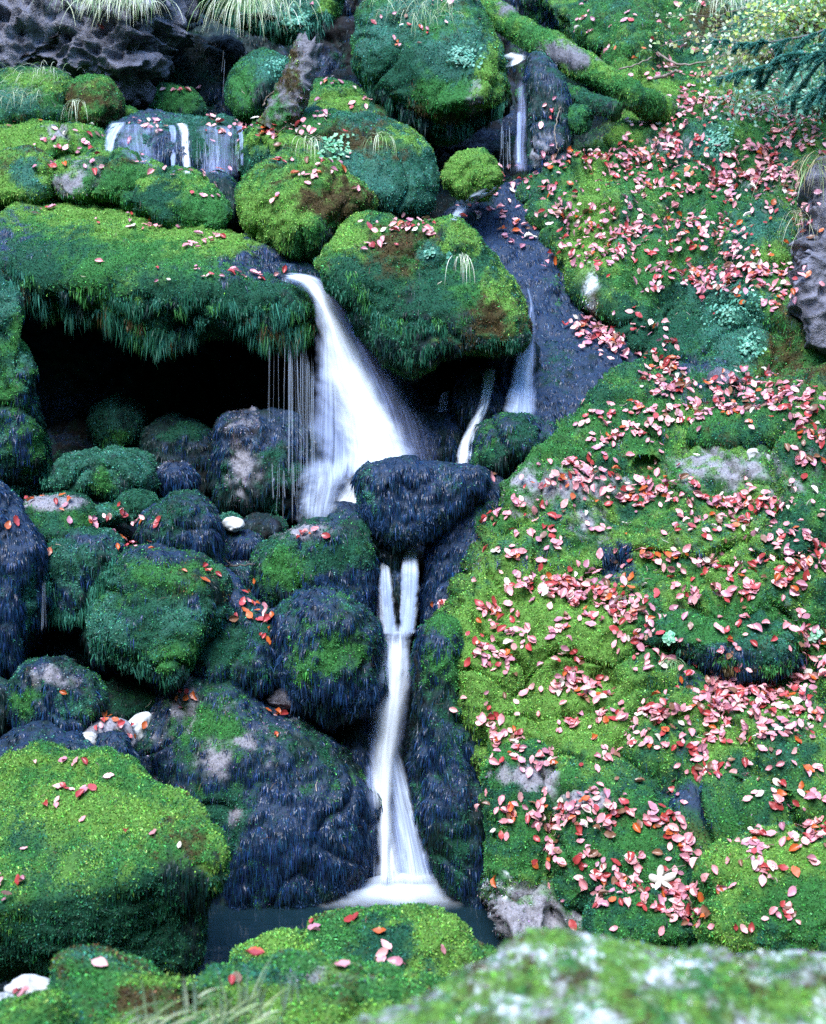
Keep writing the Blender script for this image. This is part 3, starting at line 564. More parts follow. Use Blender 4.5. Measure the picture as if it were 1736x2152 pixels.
# small rubble between the big ones
for k, (pts, Y, st, lb) in enumerate([
    ([(465,1150),(490,1120),(540,1125),(560,1150),(540,1190),(490,1195)], 8.5, WT, 'small wet stone behind the wide boulder, left part of the gap'),
    ([(500,1105),(540,1085),(590,1095),(600,1120),(560,1140),(515,1130)], 8.7, DK, 'low dark stone below the veil of drips'),
    ([(478,1190),(510,1180),(548,1200),(545,1235),(505,1240),(480,1215)], 8.35, {'n':1,'t':1,'r':.3}, 'stone under the twig beside the wide boulder'),
    ([(452,1100),(470,1085),(500,1090),(505,1115),(475,1122)], 8.6, {'e':1,'t':.8,'d':.6}, 'teal mossy lump left of the small white stone'),
    ([(790,1150),(815,1138),(850,1145),(852,1180),(830,1190),(800,1180)], 8.35, {'d':1,'n':1.4}, 'dark stone splitting the twin falls at the top'),
    ([(818,1180),(840,1170),(850,1220),(846,1320),(830,1325),(822,1260)], 8.3, {'d':1,'n':1.4,'k':.5}, 'narrow dark rib between the twin falls'),
    ([(700,1520),(745,1500),(790,1540),(792,1640),(760,1650),(720,1590)], 7.95, {'n':1.5,'d':1}, 'wet rock behind the lowest fall on its left'),
    ([(870,905),(890,870),(930,860),(970,880),(985,940),(960,980),(900,980)], 9.1, {'n':1.4,'d':1,'k':.6}, 'dark wet stone left of the middle ribbon'),
    ([(965,800),(1000,780),(1040,800),(1062,870),(1050,960),(1010,985),(985,930),(960,870)], 9.05, {'n':1.4,'d':1,'k':.5}, 'steep wet rock behind the middle ribbon'),
    ([(1045,700),(1100,690),(1135,760),(1140,880),(1090,900),(1050,860)], 9.2, {'n':1.6,'d':1}, 'wet rock behind the right cascade'),
    ([(640,1060),(650,1010),(685,986),(720,995),(742,1030),(745,1085),(700,1110),(650,1110)], 8.85, {'n':2,'d':.5}, 'rounded rock veiled by the foot of the main fall'),
    ([(760,770),(800,750),(850,790),(890,870),(905,960),(860,985),(780,960),(740,860)], 9.35, {'n':1.6,'d':1,'e':.4}, 'wet rock flank on the right of the main fall'),
    ([(990,960),(1010,900),(1050,872),(1110,875),(1172,908),(1155,945),(1100,965),(1045,1000),(1000,1000)], 8.6, {'n':1,'e':1,'d':.5,'g':.4}, 'dark mossy hump below the right cascade'),
    ([(590,940),(640,905),(700,910),(760,930),(770,985),(700,1000),(620,1010)], 9.25, {'n':1.6,'d':1}, 'wet rock seen through the main fall'),
    ([(640,1080),(700,1060),(760,1070),(780,1110),(700,1130),(640,1120)], 8.65, {'n':1.6,'d':1}, 'wet stone at the splash of the main fall'),
    ([(120,1290),(150,1330),(200,1350),(215,1400),(160,1420),(100,1400),(70,1350)], 8.3, DK, 'dark boulder in the gap below the teal beard')]):
    B('stone' if k in (3, 4) else 'boulder', lb, 'stone', pts, Y, .22, .2, .85, st, [], sp=3.6, strand=1.2, place='dark wet stones between the falls')
# left wall of the right bank
B('rock_wall', 'dark dripping rock wall right of the lowest fall', 'rock wall',
  [(860,1385),(878,1335),(910,1300),(945,1290),(965,1340),(985,1480),(1005,1640),(1035,1780),(1034,1900),(1010,1960),(965,1905),(922,1830),(896,1720),(876,1620),(872,1500)],
  7.62, .36, .14, .65, {'n': 1.5, 'd': .9, 'e': .8, 'k': .3}, [(930,1400,35,30,'g',2.4),(950,1310,30,20,'g',2),(990,1420,20,80,'g',2),(960,1800,25,60,'e',2)], strand=1.6, place='rock wall beside the lowest fall', seed=40)
B('rock_wall', 'blue shaggy rock flank right of the twin falls', 'rock wall',
  [(888,1290),(892,1200),(895,1130),(935,1070),(985,1015),(1040,985),(1060,1040),(1020,1100),(990,1180),(975,1260),(950,1310),(900,1320)],
  8.38, .26, .4, .7, {'n': 2.4, 'k': .2, 'd': .4, 'e': .4}, [(960,1230,20,30,'e',2),(1000,1090,25,20,'g',2)], strand=1.6, place='shaggy flank beside the twin falls', seed=41)
# mounds on the right bank
B('boulder', 'bright mossy boulder at the bottom right with a split along its left side', 'boulder',
  [(1473,1850),(1490,1795),(1545,1762),(1620,1748),(1700,1765),(1830,1780),(1850,2000),(1700,2030),(1560,2020),(1478,1960)], 6.5, .4, .7, .72, {'g': 1.2, 'y': .9, 'e': .5}, [(1620,1810,70,25,'y',2.6),(1680,1900,60,40,'g',2)], place='bright boulder at the bottom right')
B('boulder', 'small dark green mound at the foot of the bank left of the bright boulder', 'boulder',
  [(1240,1905),(1265,1875),(1320,1862),(1380,1875),(1450,1905),(1465,1970),(1380,1990),(1250,1985)], 6.55, .25, .6, .82, {'g': 1, 'e': 1.1, 'd': .3}, [], place='small mound left of the bright boulder')
B('boulder', 'undercut mossy mound above the large leaf pile on the right bank', 'boulder',
  [(1345,1345),(1385,1300),(1450,1275),(1540,1270),(1620,1285),(1672,1318),(1690,1365),(1665,1405),(1600,1420),(1500,1405),(1420,1375)], 7.6, .32, .9, .75, {'g': 1, 'e': 1, 'b': .3, 't': .3}, [(1500,1385,90,18,'n',1.6),(1480,1310,50,20,'g',1.5)], strand=1.4, place='undercut mound above the large leaf pile')  # navy spot paints shade along the undercut edge
B('boulder', 'mossy ledge block jutting out above the white stone', 'boulder',
  [(1430,900),(1480,872),(1560,862),(1640,868),(1720,890),(1760,925),(1700,948),(1620,940),(1540,945),(1470,935)], 8.55, .3, .9, .75, {'g': 1, 'e': 1, 'b': .4, 'n': .3}, [], place='ledge block above the white stone')
B('boulder', 'squat mossy block left of the vertical leaf filled crack', 'boulder',
  [(1025,1620),(1055,1575),(1110,1560),(1160,1590),(1163,1700),(1158,1850),(1130,1900),(1070,1905),(1042,1850),(1030,1720)], 7.1, .3, .35, .65, {'g': 1.3, 'e': .7, 'y': .4}, [(1110,1630,40,16,'r',2.6),(1090,1905,60,25,'r',2.5),(1050,1870,14,20,'l',1.2)], place='squat block left of the crack')
B('boulder', 'broad mossy block right of the vertical leaf filled crack', 'boulder',
  [(1172,1700),(1190,1650),(1260,1628),(1350,1640),(1400,1680),(1455,1730),(1468,1800),(1462,1880),(1400,1900),(1260,1900),(1180,1890)], 6.95, .28, .6, .65, {'g': 1.2, 'e': .9, 'b': .2}, [(1220,1680,30,12,'r',1)], place='broad block right of the crack')
B('boulder', 'mossy mound between the triangular hollow and the right edge', 'boulder',
  [(1335,1200),(1380,1150),(1460,1120),(1560,1115),(1650,1140),(1700,1190),(1660,1240),(1540,1262),(1420,1262),(1350,1245)], 7.95, .28, 1.0, .8, {'g': 1.2, 'e': .7, 'y': .4}, [], place='mound right of the triangular hollow')
# bare crags
B('rock_outcrop', 'dark grey craggy outcrop in the top left corner', 'rock outcrop',
  [(-100,-110),(150,-120),(320,-100),(345,-20),(352,20),(325,85),(318,150),(275,195),(235,180),(160,172),(80,155),(0,168),(-100,180)], 11.7, .8, .2, .72, {'k': 1}, [], dens=.02, material=M_CRAG, crag=1.0, amp=1.8, place='grey crag at the top left', sp=3.2)
B('rock_outcrop', 'pale weathered outcrop on the right edge below the grass', 'rock outcrop',
  [(1690,560),(1700,480),(1705,400),(1740,360),(1850,360),(1850,780),(1730,740),(1690,690),(1680,620)], 9.25, .35, .4, .75, {'k': 1}, [], dens=.02, material=M_CRAG, crag=.6, place='pale outcrop on the right edge')
B('stone', 'bright white stone lying below the mossy ledge block', 'stone', [(1572,975),(1570,950),(1592,943),(1625,962),(1620,978),(1590,982)], 8.2, .08, .2, .75, {'k': 1}, [], dens=0, material=M_WHITE, sp=1.6, amp=.8, crag=.05, facet=1.4, rough=.3)
B('stone', 'brown stone tucked under the ledge behind the white stone', 'stone', [(1568,955),(1590,925),(1640,930),(1680,960),(1650,975),(1600,975)], 8.35, .12, .2, .75, {'k': 1}, [], dens=0, material=M_CRAG, sp=2.5, amp=.6)
B('stone', 'black glossy pointed rock under the mossy drop, left of a leaf line', 'stone', [(1488,800),(1500,780),(1520,775),(1545,790),(1555,806),(1510,812)], 8.85, .1, .2, .75, {'k': 1}, [], dens=0, material=M_CRAG, sp=2.5, amp=.6)
B('stone', 'small pale stone in the dark rubble left of the wide boulder', 'stone', [(470,1105),(478,1090),(505,1092),(512,1108),(490,1114)], 8.4, .05, .2, .7, {'k': 1}, [], dens=0, material=M_WHITE, sp=1.5, amp=.8, crag=.05, facet=1.4, rough=.3)
B('stone', 'yellowish wet stone under the round boulder with the green patch', 'stone', [(562,1470),(580,1450),(605,1448),(628,1465),(622,1485),(585,1488)], 7.75, .09, .2, .75, {'k': 1}, [], dens=0, material=M_CRAG, sp=2.2, amp=.5)
B('stone', 'pale stone beside the small dark wedge stone', 'stone', [(163,1550),(180,1540),(202,1545),(205,1562),(185,1572),(165,1565)], 7.1, .06, .2, .75, {'k': 1}, [], dens=0, material=M_WHITE, sp=1.6, amp=.8, crag=.05, facet=1.4, rough=.3)
B('stone', 'purple pebbled stone holding red leaves below the green hollow', 'stone', [(168,1545),(200,1520),(240,1515),(275,1530),(285,1570),(250,1585),(200,1570)], 7.25, .12, .3, .75, {'r': 1}, [], dens=.1, sp=2.4, amp=.6, place='purple stone below the green hollow')
B('stone', 'ochre stone leaning on the big wet boulder', 'stone', [(262,1540),(285,1505),(315,1500),(310,1530),(285,1560)], 7.3, .08, .3, .75, {'k': 1}, [], dens=0, material=M_WHITE, sp=1.7, amp=.8, crag=.05, facet=1.4, rough=.3)
# foreground
B('boulder', 'large mossy block at the front left with a flat bright top', 'boulder',
  [(-140,1610),(-40,1592),(80,1571),(150,1583),(225,1602),(300,1640),(385,1690),(442,1742),(466,1790),(455,1850),(432,1905),(420,1985),(398,2036),(280,2050),(150,2040),(60,2050),(-140,2060)],
  5.75, .05, 1.75, .42, {'g': 1.3, 'y': .7, 'e': .5, 'b': .2}, [(140,1680,140,50,'y',1.4),(100,1600,80,12,'y',2),(380,1780,40,30,'b',1.4),(300,1940,120,60,'e',3),(120,1990,120,50,'e',3),(390,1900,40,80,'d',2.4)], amp=.8, strand=.9, place='large block at the front left', seed=60, crease=.2, brk=(1905, -.24, -.5), back=8, facet=0, rough=.8)  # e and d spots put the front face's shade into the moss colour
B('boulder', 'mossy mound at the near side of the pool', 'boulder',
  [(500,2025),(555,1975),(640,1937),(720,1918),(780,1921),(840,1912),(895,1905),(935,1920),(975,1950),(1012,1992),(1020,2030),(960,2080),(600,2100),(500,2070)], 5.4, .35, .9, .8, BR, [(590,1985,50,15,'y',3.5),(920,1960,40,25,'y',2.8),(830,1990,60,30,'e',2.0),(700,1960,40,20,'g',1.8)], amp=.8, place='mound beside the pool')
B('boulder', 'low blurred mossy rock along the bottom edge', 'boulder',
  [(95,2140),(130,2050),(165,2022),(220,2022),(280,2040),(350,2062),(430,2052),(510,2032),(620,2022),(700,2020),(800,2030),(900,2050),(1000,2080),(1050,2300),(80,2320)], 4.1, .35, .9, .75, {'g': 1.2, 'y': .5, 'e': .6, 't': .6, 'b': .5}, [(200,2060,30,30,'g',2),(330,2058,50,12,'y',3),(560,2095,70,18,'y',3.5),(700,2055,60,12,'r',1.5),(300,2110,60,30,'b',1.6),(620,2140,200,20,'y',2)], amp=.6, place='low rock along the bottom edge', seed=62)
B('boulder', 'small green rock in the bottom left corner', 'boulder', [(-60,2150),(20,2112),(90,2095),(130,2100),(150,2140),(140,2260),(-60,2260)], 3.8, .25, .7, .8, {'g': 1.4, 'y': .8}, [], amp=.5, place='small rock in the bottom left corner')
B('boulder', 'out of focus rock with white lichen and moss across the bottom right', 'boulder',
  [(520,2400),(620,2230),(760,2150),(880,2090),(975,2035),(1050,1990),(1130,1962),(1200,1960),(1290,1986),(1400,2002),(1500,1994),(1600,2010),(1736,2016),(1900,2040),(1950,2400)], 2.5, .22, 1.0, .7,
  {'l': .95, 'g': 1.0, 'y': 1.8, 'r': .8, 'b': 1.0}, [(1250,2000,90,25,'y',1.2)], amp=.45, place='blurred lichen rock', seed=63, freq=13, tuftlen=.75, dens=1.1, sp=4.5, crease=.1)
B('stone', 'flat white slab lying in the bottom left corner', 'stone', [(12,2075),(60,2050),(110,2065),(132,2082),(90,2096),(40,2092)], 4.6, .06, .8, .6, {'k': 1}, [], dens=0, material=M_WHITE, sp=2, amp=.6, crag=.05, facet=1.4, rough=.3)
B('stone', 'pointed pale stone standing beside the white slab', 'stone', [(108,2075),(112,2030),(124,2010),(136,2028),(141,2060),(136,2095),(112,2098)], 4.6, .04, .1, .8, {'k': 1}, [], dens=0, material=M_WHITE, sp=2, amp=.6, crag=.05, facet=1.4, rough=.3)
B('stone', 'white cobble cut by the bottom left edge', 'stone', [(-40,2110),(0,2094),(30,2098),(40,2112),(10,2124),(-40,2126)], 4.2, .05, .6, .75, {'k': 1}, [], dens=0, material=M_WHITE, sp=2, amp=.6, crag=.05, facet=1.4, rough=.3)
print('boulders', round(time.time() - T00, 1))

# ------------------------------------------------------------------ depth buffer of the solids (for resting things on them)
CS = 4.0; GW_, GH_ = 450, 560
def buf():
    D = np.full(GW_ * GH_, 1e9); I = np.full(GW_ * GH_, -1); NN = np.zeros((GW_ * GH_, 3)); PP = np.zeros((GW_ * GH_, 3))
    for V, nn, pi in SOLID:
        u, v, f = proj(V); cu = ((u + 32) / CS).astype(int); cv = ((v + 32) / CS).astype(int)
        ok = (cu >= 0) & (cu < GW_) & (cv >= 0) & (cv < GH_) & (f > .3)
        V, nn, f, c = V[ok], nn[ok], f[ok], (cv * GW_ + cu)[ok]
        od = np.argsort(-f); c, f, V, nn = c[od], f[od], V[od], nn[od]      # nearest written last
        lastD = np.full(GW_ * GH_, 1e9); lastD[c] = f
        ix = np.full(GW_ * GH_, -1); ix[c] = np.arange(len(c))
        m = lastD < D
        D[m] = lastD[m]; I[m] = pi; NN[m] = nn[ix[m]]; PP[m] = V[ix[m]]
    return D.reshape(GH_, GW_), I.reshape(GH_, GW_), NN.reshape(GH_, GW_, 3), PP.reshape(GH_, GW_, 3)
ZD, ZI, ZN, ZP = buf()
def cell(u, v):
    return int(np.clip((v + 32) / CS, 0, GH_ - 1)), int(np.clip((u + 32) / CS, 0, GW_ - 1))
def zY(u, v):
    """world Y of the nearest solid seen at a pixel"""
    cu = np.clip(((np.asarray(u) + 32) / CS).astype(int), 0, GW_ - 1); cv = np.clip(((np.asarray(v) + 32) / CS).astype(int), 0, GH_ - 1)
    return ZP[cv, cu, 1]

def fringe(root, pts, n, lmax, cols, sd=1, per=46, inset=8):
    r = np.random.default_rng(sd * 77); t = r.random(n) * (len(pts) - 1); L_ = cat1([(a, b, 0) for a, b in pts], t / (len(pts) - 1))
    Vs, Cs = [], []
    for (u, v, _) in L_:
        v = v - r.random() * inset * 2.5; i, j = cell(u, v - inset)
        if ZD[i, j] > 1e8: continue
        c = ZP[i, j] + np.array([0, -.01, 0]); ln = lmax * r.uniform(.2, 1) ** 1.6; k = int(per * r.uniform(.5, 1.2))
        b = c + r.normal(size=(k, 3)) * np.array([.018, .012, .012]); l = ln * r.uniform(.3, 1, (k, 1)); g = np.array([r.normal() * .07, -.05, -1.0]) + r.normal(size=(k, 3)) * np.array([.12, .12, 0])
        s_ = np.stack([np.cos(q := r.random(k) * 6.28), np.sin(q), 0 * q], 1) * .0026; m = b + g * l * .5 + r.normal(size=(k, 3)) * .004
        V = np.stack([b - s_, b + s_, m + s_, b + g * l, m - s_], 1); Vs.append(V)
        Cs.append(np.repeat(np.array([PAL[cols[r.integers(len(cols))]][0]]) * r.uniform(.5, 1.6, (k, 1)), 5, 0))
    V = np.concatenate(Vs); K = len(V); F = (np.arange(K) * 5)[:, None, None] + np.array([[0, 1, 2], [0, 2, 4], [4, 2, 3]])[None]
    C = np.concatenate(Cs); mk('hanging_moss', V.reshape(-1, 3), F.reshape(-1, 3), M_TUFT, root, np.concatenate([C, np.full((len(C), 1), .3)], 1), smooth=False)['kind'] = 'stuff'
# ------------------------------------------------------------------ falling water
def cat1(pts, t):
    p = np.array(pts, float); K = len(p); x = t * (K - 1); i = np.clip(x.astype(int), 0, K - 2); f = (x - i)[:, None]
    p0, p1, p2, p3 = p[np.maximum(i - 1, 0)], p[i], p[i + 1], p[np.minimum(i + 2, K - 1)]
    return .5 * ((2 * p1) + (-p0 + p2) * f + (2 * p0 - 5 * p1 + 4 * p2 - p3) * f ** 2 + (-p0 + 3 * p1 - 3 * p2 + p3) * f ** 3)
def sheet_arrays(Lp, Rp, bulge=.05, nu=28, nv=90, off=0., snap=.0, lift=.03, wob=.01):
    t = np.linspace(0, 1, nv); A = cat1(Lp, t); Bq = cat1(Rp, t); s = np.linspace(0, 1, nu)
    Q = A[:, None] * (1 - s)[None, :, None] + Bq[:, None] * s[None, :, None]
    V = P(Q[..., 0], Q[..., 1], Q[..., 2] - off - bulge * np.sin(s * math.pi)[None])
    if snap:
        zy = zY(Q[..., 0], Q[..., 1]); tgt = zy - lift
        y = V[..., 1]; use = (tgt < y) & (tgt > y - snap)
        y2 = np.where(use, tgt, y)
        for _ in range(4):
            y2[1:-1] = (y2[:-2] + y2[1:-1] + y2[2:]) / 3; y2[:, 1:-1] = (y2[:, :-2] + y2[:, 1:-1] + y2[:, 2:]) / 3
        V = P(Q[..., 0], Q[..., 1], y2)
    V = V.reshape(-1, 3); V[:, 1] += wob * gn(V * np.array([14, 1, 2.5]))
    ss, tt = np.meshgrid(s, t)
    uv = np.stack([ss.ravel(), tt.ravel()], 1)
    i = (np.arange(nv - 1)[:, None] * nu + np.arange(nu - 1)[None]).ravel()
    return V, np.stack([i, i + nu, i + nu + 1, i + 1], 1), uv
def sheet(name, Lp, Rp, m, parent=None, **kw):
    V, F, uv = sheet_arrays(Lp, Rp, **kw)
    return mk(name, V, F, m, parent, uv=uv)
def fall(label, sheets, name='waterfall'):
    root = bpy.data.objects.new(name, None); COL.objects.link(root); tag(root, label, 'waterfall')
    root.empty_display_size = .1
    for nm, Lp, Rp, m, kw in sheets: sheet(nm, Lp, Rp, m, root, **kw)
    return root
BY = {o['label']: o for o in COL.objects if o.get('label')}
def fr(key, *a, **k):
    fringe(next(o for l, o in BY.items() if l.startswith(key)), *a, **k)
fr('huge overhanging', [(0,600),(60,632),(130,655),(220,678),(300,712),(350,728),(400,702),(480,692),(560,712),(615,716),(655,706)], 190, .19, 'eegtdteb', sd=1)
fr('huge overhanging', [(20,590),(130,625),(300,655),(420,650),(560,670),(650,660)], 110, .14, 'eegtdte', sd=2)
fr('domed boulder', [(700,615),(722,640),(765,700),(815,742),(865,764),(930,745),(1000,738),(1085,735),(1108,715)], 70, .09, 'edede', sd=3)
fr('domed boulder', [(740,600),(800,680),(860,700),(930,700)], 50, .11, 'eteg', sd=4)
fr('biggest upper', [(778,200),(822,232),(880,268),(940,290),(1000,272),(1060,240)], 60, .14, 'dede', sd=5)
fr('mass of hanging', [(450,38),(505,58),(560,68),(610,88),(660,80),(690,45)], 50, .14, 'ted', sd=6)
fr('boulder wearing', [(92,1230),(100,1262),(130,1308),(182,1298),(212,1245),(242,1205)], 60, .14, 'tet', sd=7)
fr('great round', [(200,1380),(232,1400),(300,1415),(352,1446),(392,1422)], 50, .09, 'edt', sd=8)
fr('smooth blue', [(762,1080),(790,1115),(825,1148),(890,1122),(930,1090)], 50, .07, 'nnd', sd=9)
fr('round wet', [(590,1390),(612,1452),(650,1492),(700,1512),(745,1490),(784,1462)], 70, .10, 'nnd', sd=10)
fr('wide dark', [(650,1240),(700,1245),(740,1265),(768,1275)], 40, .12, 'nnd', sd=11)
fr('big wet', [(500,1928),(560,1935),(640,1915),(720,1875)], 80, .08, 'nnd', sd=12)
fr('teal mossy rock wall', [(95,1000),(95,1030),(70,1050),(30,1050)], 30, .12, 'te', sd=13)
fr('undercut', [(1425,1385),(1500,1405),(1600,1420),(1665,1405)], 40, .06, 'gedb', sd=14)
fall('wide white waterfall plunging off the huge overhanging boulder', [
    ('water_veil', [(590,594,9.33),(622,603,9.15),(655,635,9.05),(662,690,9.0),(656,770,8.95),(650,850,8.9),(642,950,8.85),(632,1010,8.8)],
                   [(600,568,9.4),(684,590,9.22),(745,680,9.1),(795,765,9.02),(845,850,8.95),(880,930,8.85),(905,975,8.8),(915,1000,8.75)], W_VEIL, dict(bulge=.1, snap=.15)),
    ('water_sheet', [(592,592,9.3),(626,601,9.1),(664,640,8.98),(680,700,8.92),(690,780,8.87),(700,860,8.82),(705,940,8.75),(700,1000,8.7)],
                    [(602,569,9.35),(676,588,9.15),(728,680,9.02),(775,765,8.95),(820,850,8.88),(860,930,8.8),(882,975,8.74),(880,1000,8.7)], W_MAIN, dict(bulge=.1, snap=.1)),
    ('water_core', [(596,591,9.25),(630,600,9.05),(660,640,8.92),(664,700,8.86),(668,780,8.82),(690,850,8.78),(715,920,8.7),(725,985,8.62)],
                   [(604,570,9.3),(672,587,9.1),(716,670,8.96),(762,750,8.9),(808,820,8.84),(850,880,8.78),(872,940,8.7),(884,985,8.66)], W_CORE, dict(bulge=.1)),
    ('water_mist', [(640,600,9.25),(700,690,9.1),(740,780,9.0),(760,870,8.95),(770,985,8.9)],
                   [(690,592,9.25),(775,690,9.1),(845,780,9.0),(905,870,8.95),(950,990,8.9)], W_THIN, dict(bulge=.1, snap=.1)),
    ('water_stream', [(752,915,8.8),(740,975,8.74),(705,1040,8.66),(680,1095,8.6),(676,1122,8.58)],
                     [(850,915,8.8),(830,975,8.78),(790,1030,8.72),(775,1070,8.64),(775,1115,8.6)], W_CORE, dict(bulge=.03, nv=50)),
    ('water_fan', [(640,960,8.82),(622,1010,8.7),(620,1070,8.62),(618,1125,8.55)],
                  [(712,950,8.8),(742,1000,8.68),(725,1060,8.6),(715,1125,8.52)], W_FAN, dict(bulge=.12, nv=50, snap=.12))])
# splash mound over the ledge at the foot of the main fall
def mist_mat(name, dens):
    def f(n, b, L):
        tc = N(n, 'TexCoord'); uv = tc.outputs['UV']; sx = N(n, 'SeparateXYZ'); L(uv, sx.inputs[0])
        d = N(n, 'Math', operation='SUBTRACT'); L(sx.outputs[0], d.inputs[0]); L(maprange(n, noise(n, 5, 3, tc.outputs['Object']), .3, .7, -.12, .12), d.inputs[1])
        mr = N(n, 'MapRange', interpolation_type='SMOOTHSTEP'); L(d.outputs[0], mr.inputs[0]); mr.inputs[1].default_value = 1.0; mr.inputs[2].default_value = .25
        mr.inputs[3].default_value = 0; mr.inputs[4].default_value = dens
        b.inputs['Base Color'].default_value = (.72, .80, .93, 1); b.inputs['Roughness'].default_value = .6
        tl = N(n, 'BsdfTranslucent'); tl.inputs[0].default_value = (.9, .95, 1, 1)
        m1 = N(n, 'MixShader'); m1.inputs[0].default_value = .4; L(b.outputs[0], m1.inputs[1]); L(tl.outputs[0], m1.inputs[2])
        tp = N(n, 'BsdfTransparent'); m2 = N(n, 'MixShader'); L(mr.outputs[0], m2.inputs[0]); L(tp.outputs[0], m2.inputs[1]); L(m1.outputs[0], m2.inputs[2])
        L(m2.outputs[0], n.nodes['Material Output'].inputs[0])
    return mat(name, f)
W_MIST = mist_mat('foam_soft', 1.0); W_MIST2 = mist_mat('foam_thin', .55)
def dome(name, u, v, Y, rx, ry, rz, m, parent=None, flat=0):
    """low rounded heap of froth; uv.x = distance from its middle"""
    c = P(u, v, Y); k, q = 40, 14
    V = []; UV = []
    for j in range(q + 1):
        r = j / q
        for i in range(k):
            a = 2 * math.pi * i / k
            V.append((c[0] + rx * r * math.cos(a), c[1] + ry * r * math.sin(a), c[2] + rz * (1 - r * r) ** (1.5)))
            UV.append((r, i / k))
    F = [(j * k + i, j * k + (i + 1) % k, (j + 1) * k + (i + 1) % k, (j + 1) * k + i) for j in range(q) for i in range(k)]
    V = np.array(V); V[:, 2] += .012 * gn(V * 7)
    return mk(name, V, np.array(F), m, parent, uv=np.array(UV))
fall('left ribbon of the twin falls above the little basin', [
    ('water_sheet', [(797,1152,8.35),(794,1230,8.02),(796,1280,7.97),(800,1332,7.95)], [(815,1150,8.35),(826,1230,8.02),(834,1280,7.97),(836,1332,7.95)], W_RIB, dict(bulge=.012, nv=40)),
    ('water_core', [(797,1200,8.0),(798,1240,7.97),(804,1290,7.95),(808,1332,7.93)], [(813,1190,8.0),(823,1240,7.97),(831,1290,7.95),(833,1332,7.93)], W_VEIL, dict(bulge=.012, nv=40)),
    ('water_veil', [(784,1240,8.1),(788,1280,8.05),(792,1332,8.0)], [(802,1225,8.1),(806,1270,8.05),(812,1332,8.0)], W_THIN, dict(bulge=.02, nv=30))], 'waterfall')
fall('right ribbon of the twin falls, the wider one above the little basin', [
    ('water_sheet', [(846,1118,8.45),(842,1200,8.08),(839,1260,8.0),(838,1332,7.95)], [(876,1118,8.45),(882,1200,8.08),(884,1260,8.0),(874,1332,7.95)], W_RIB, dict(bulge=.012, nv=40)),
    ('water_core', [(842,1180,8.04),(841,1230,8.0),(839,1280,7.97),(838,1332,7.93)], [(880,1178,8.04),(881,1230,8.0),(878,1280,7.97),(870,1332,7.93)], W_VEIL, dict(bulge=.012, nv=40))])
lowfall = fall('lowest and tallest white fall pouring into the pool', [
    ('water_lip', [(796,1308,7.95),(797,1345,7.92),(798,1400,7.9)], [(876,1308,7.95),(868,1345,7.92),(862,1400,7.9)], W_FAN, dict(bulge=.015, nv=24)),
    ('water_sheet', [(796,1345,7.92),(794,1420,7.88),(780,1500,7.85),(768,1570,7.82),(762,1640,7.8),(775,1720,7.75),(778,1800,7.7),(775,1862,7.65)],
                    [(866,1345,7.92),(866,1420,7.88),(860,1490,7.85),(850,1570,7.8),(860,1660,7.78),(890,1750,7.72),(912,1810,7.68),(930,1862,7.62)], W_VEIL, dict(bulge=.06, snap=.4)),
    ('water_stream', [(796,1335,7.9),(796,1420,7.85),(786,1490,7.8),(776,1570,7.78),(776,1650,7.75),(786,1730,7.7),(790,1800,7.65),(786,1860,7.6)],
                     [(868,1335,7.9),(866,1420,7.85),(856,1490,7.8),(844,1570,7.78),(836,1650,7.75),(832,1730,7.7),(845,1800,7.65),(855,1860,7.6)], W_CORE, dict(bulge=.06, snap=.3)),
    ('water_core', [(798,1345,7.87),(798,1420,7.82),(790,1500,7.76),(780,1580,7.73),(776,1660,7.7),(782,1740,7.66),(792,1800,7.62),(790,1860,7.55)],
                   [(864,1345,7.87),(862,1420,7.82),(850,1500,7.76),(842,1580,7.73),(834,1660,7.7),(834,1740,7.66),(826,1800,7.62),(828,1860,7.55)], W_CORE, dict(bulge=.06)),
    ('water_fan', [(800,1560,7.8),(812,1650,7.75),(830,1760,7.68),(836,1862,7.6)], [(836,1560,7.8),(868,1670,7.75),(898,1770,7.68),(925,1862,7.6)], W_STRM, dict(bulge=.04, snap=.3))])
dome('foam', 832, 1332, 7.96, .10, .05, .008, W_MIST2)['kind'] = 'structure'
fall('middle ribbon slanting down the dark rock beside the blue boulder', [
    ('water_sheet', [(1012,775,9.0),(1005,850,8.9),(968,925,8.78),(952,985,8.7)], [(1048,768,9.0),(1030,850,8.9),(1008,925,8.78),(1006,985,8.7)], W_STRM, dict(bulge=.04, nv=50, snap=.2)),
    ('water_core', [(1010,850,8.85),(985,890,8.8),(962,940,8.72),(957,985,8.66)], [(1026,850,8.85),(1010,890,8.8),(992,940,8.72),(985,985,8.66)], W_CORE, dict(bulge=.03, nv=40, snap=.5))])
fall('small faint ribbon in the dark hollow under the domed boulder', [
    ('water_sheet', [(925,828,9.15),(918,868,9.1)], [(945,818,9.15),(942,865,9.1)], W_VEIL, dict(bulge=.02, nv=20, snap=.5))])
fall('right cascade sliding between the domed boulder and blue chute', [
    ('water_veil', [(1104,600,9.0),(1112,650,8.95),(1090,740,8.9),(1066,820,8.85),(1052,888,8.8)], [(1112,600,9.0),(1124,660,8.95),(1128,740,8.9),(1132,820,8.85),(1134,888,8.8)], W_VEIL, dict(bulge=.04, nv=60, snap=.2)),
    ('water_sheet', [(1086,700,8.92),(1074,790,8.85),(1060,840,8.8),(1050,892,8.78)], [(1126,700,8.92),(1122,790,8.85),(1126,840,8.8),(1132,888,8.75)], W_STRM, dict(bulge=.04, nv=40, snap=.2)),
    ('water_core', [(1070,810,8.86),(1058,850,8.83),(1050,892,8.8)], [(1118,805,8.86),(1128,850,8.83),(1136,890,8.8)], W_CORE, dict(bulge=.03, nv=30))])
